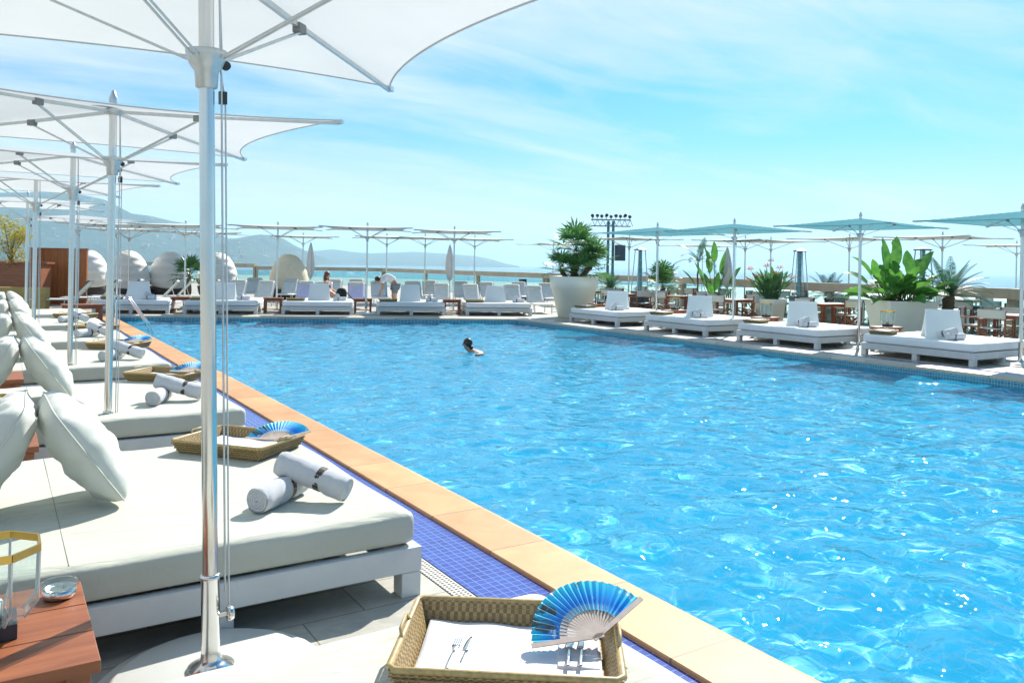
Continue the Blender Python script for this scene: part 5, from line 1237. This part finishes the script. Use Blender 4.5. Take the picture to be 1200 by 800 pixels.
J = [((0, 0, .52), (.16, .16)), ((-.02, 0, .72), (.12, .14)), ((-.03, 0, .92), (.12, .16)), ((-.01, 0, 1.03), .055), ((0, 0, 1.10), .055), ((.02, 0, 1.20), .09), ((.02, 0, 1.28), .07),
     ((.20, .10, .47), .09), ((.50, .12, .46), .07), ((.56, .12, .12), .05), ((.66, .12, .05), .04), ((.20, -.10, .47), .09), ((.50, -.12, .46), .07), ((.56, -.12, .12), .05), ((.66, -.12, .05), .04),
     ((-.02, .20, .93), .06), ((.04, .25, .70), .045), ((.24, .20, .58), .035), ((.32, .18, .56), .028), ((-.02, -.20, .93), .06), ((.04, -.25, .70), .045), ((.24, -.20, .58), .035), ((.32, -.18, .56), .028)]
E_ = [(0, 1), (1, 2), (2, 3), (3, 4), (4, 5), (5, 6), (0, 7), (7, 8), (8, 9), (9, 10), (0, 11), (11, 12), (12, 13), (13, 14), (2, 15), (15, 16), (16, 17), (17, 18), (2, 19), (19, 20), (20, 21), (21, 22)]
skin_mesh(J, E_, 'body', M_skin, wm)
skin_mesh([((-.01, 0, .56), (.175, .175)), ((-.02, 0, .72), (.135, .155)), ((-.03, 0, .90), (.135, .17))], [(0, 1), (1, 2)], 'top', M_black, wm)
ellip((-.02, 0, 1.235), (.11, .105, .12), 'hair', M_hair2, wm); ellip((-.09, 0, 1.08), (.06, .10, .17), 'long_hair', M_hair2, wm); person_head(wm, (.03, 0, 1.20), (1, 0, 0), None)
wm.rotation_euler = (0, 0, -YAW + R(-8))
sl_ = dup(lg, 'white sun lounger the woman is sitting on', (p.x - .1, p.y + .1, 0), FZ)

# --- sea, hills, air
SEA = -20.0
t_ = NT('sea_water'); v = t_.coords(); b = t_.bsdf((0.02, 0.10, 0.14), 0.12, 0, t_.bump(t_.noise(v, 0.05, 6, .7), 0.6, 3.0)); b.inputs['IOR'].default_value = 1.33; t_.out(b.outputs[0]); M_sea = t_.m
struct(MB().add([(-29000, -29000, SEA), (29000, -29000, SEA), (29000, 29000, SEA), (-29000, 29000, SEA)], [(0, 1, 2, 3)]).build('sea', M_sea))
t_ = NT('hill_land'); v = t_.coords((1, 1, 1)); n1 = t_.noise(v, .004, 8, .7); n2 = t_.noise(v, .02, 4, .75)
base = t_.ramp(n1, [(.35, (.012, .035, .03)), (.6, (.03, .06, .04)), (.75, (.09, .10, .08))])
spot = t_.ramp(n2, [(.60, (0, 0, 0)), (.68, (1, 1, 1))]); mx = t_.n('MixRGB'); t_.l(spot, mx.inputs[0]); t_.l(base, mx.inputs[1]); mx.inputs[2].default_value = (.30, .28, .24, 1)
t_.out(t_.bsdf(mx.outputs[0], .95, 0, t_.bump(n1, 1, 40)).outputs[0]); M_hill = t_.m
from mathutils import noise as mn
def hill(name, pts, dist, depth, amp, seed):
    xs_ = np.linspace(pts[0][0], pts[-1][0], 220); ys_ = np.interp(xs_, [q[0] for q in pts], [q[1] for q in pts]); mb = MB(); NV = 24
    def fn(u, v):
        i = min(219, int(u * 219 + .5)); x = xs_[i]; yh = 310.5 + (x - 600) * .01745; top = CAMH + (yh - ys_[i]) * dist / FPX
        d = dist + (v - .5) * 2 * depth; p = along(x, dist); dr = _f * ((v - .5) * 2 * depth); pr = max(0, 1 - abs(v - .5) * 2) ** .8
        nz = mn.fractal(Vector((p.x * .0012 + seed, (p.y + dr.y) * .0012, v * 3)), 1.0, 2.0, 5)
        z = SEA - 2 + (top - SEA + 2) * pr * (1 + amp * nz * (1 - pr) * 2) + amp * 14 * nz * pr
        return (p.x + dr.x, p.y + dr.y, z)
    mb.grid(fn, 219, NV); o = mb.build(name, M_hill); return struct(o)
hill('hill', [(-400, 215), (-120, 214), (0, 226), (40, 225), (85, 226), (120, 233), (140, 243), (153, 250), (175, 253), (200, 259), (225, 263), (245, 272), (259, 281), (281, 279), (296, 276), (305, 275), (321, 276), (333, 285), (345, 291), (356, 300), (366, 311)], 5200, 1400, .25, 1)
hill('hill', [(180, 300), (240, 296), (300, 293), (367, 294), (389, 292), (416, 295.5), (435, 297), (484, 295), (521, 297), (558, 300), (577, 304), (592, 308.5), (608, 311.5)], 8200, 1500, .2, 4)
# small houses dotted over the near hillside
bpy.context.view_layer.update()
hobj = [o for o in bpy.data.objects if o.name == 'hill'][0]; rg = random.Random(21)
def house():
    t = thing('hillside_building', 'small pale building dotted on the hazy hillside behind the pods', 'building', (0, 0, 0), group='pale buildings on the far hillside')
    MB().box((0, 0, 4), (26, 18, 24)).build('wall', M_house, t); MB().add([(-14, -10, 16), (14, -10, 16), (14, 10, 16), (-14, 10, 16), (-9, 0, 21), (9, 0, 21)], [(0, 1, 5, 4), (2, 3, 4, 5), (1, 2, 5), (3, 0, 4), (3, 2, 1, 0)], None, False).build('roof', M_roofs, t); return t
M_house = simple('pale_render', (0.62, 0.58, 0.50), 0.9, var=0.1); M_roofs = simple('clay_roof', (0.42, 0.22, 0.13), 0.9, var=0.2)
hs = None; cnt = 0
for _ in range(400):
    if cnt >= 46: break
    px_ = rg.uniform(62, 345); dd_ = rg.uniform(4000, 5000); p = along(px_, dd_)
    ok_, loc, nrm, _i = hobj.ray_cast(Vector((p.x, p.y, 1500)), Vector((0, 0, -1)))
    if not ok_ or loc.z < 15: continue
    o = house() if hs is None else copy_tree(hs)
    if hs is None: hs = o
    o.location = (loc.x, loc.y, loc.z + 2); k_ = rg.uniform(.35, .75); o.scale = (k_, k_, k_ * rg.uniform(.6, 1.1)); o.rotation_euler = (0, 0, rg.uniform(-1, 1) - YAW); cnt += 1
if HAZE:
    hz_ = NT('haze_air'); pv = hz_.n('VolumePrincipled'); pv.inputs['Density'].default_value = HAZE_D; pv.inputs['Color'].default_value = (.55, .84, 1.0, 1); pv.inputs['Anisotropy'].default_value = 0.2
    o_ = hz_.n('OutputMaterial'); hz_.l(pv.outputs[0], o_.inputs['Volume'])
    hb = MB().box((0, 0, 240), (60000, 60000, 2 * (261))).build('haze', hz_.m); hb['kind'] = 'stuff'
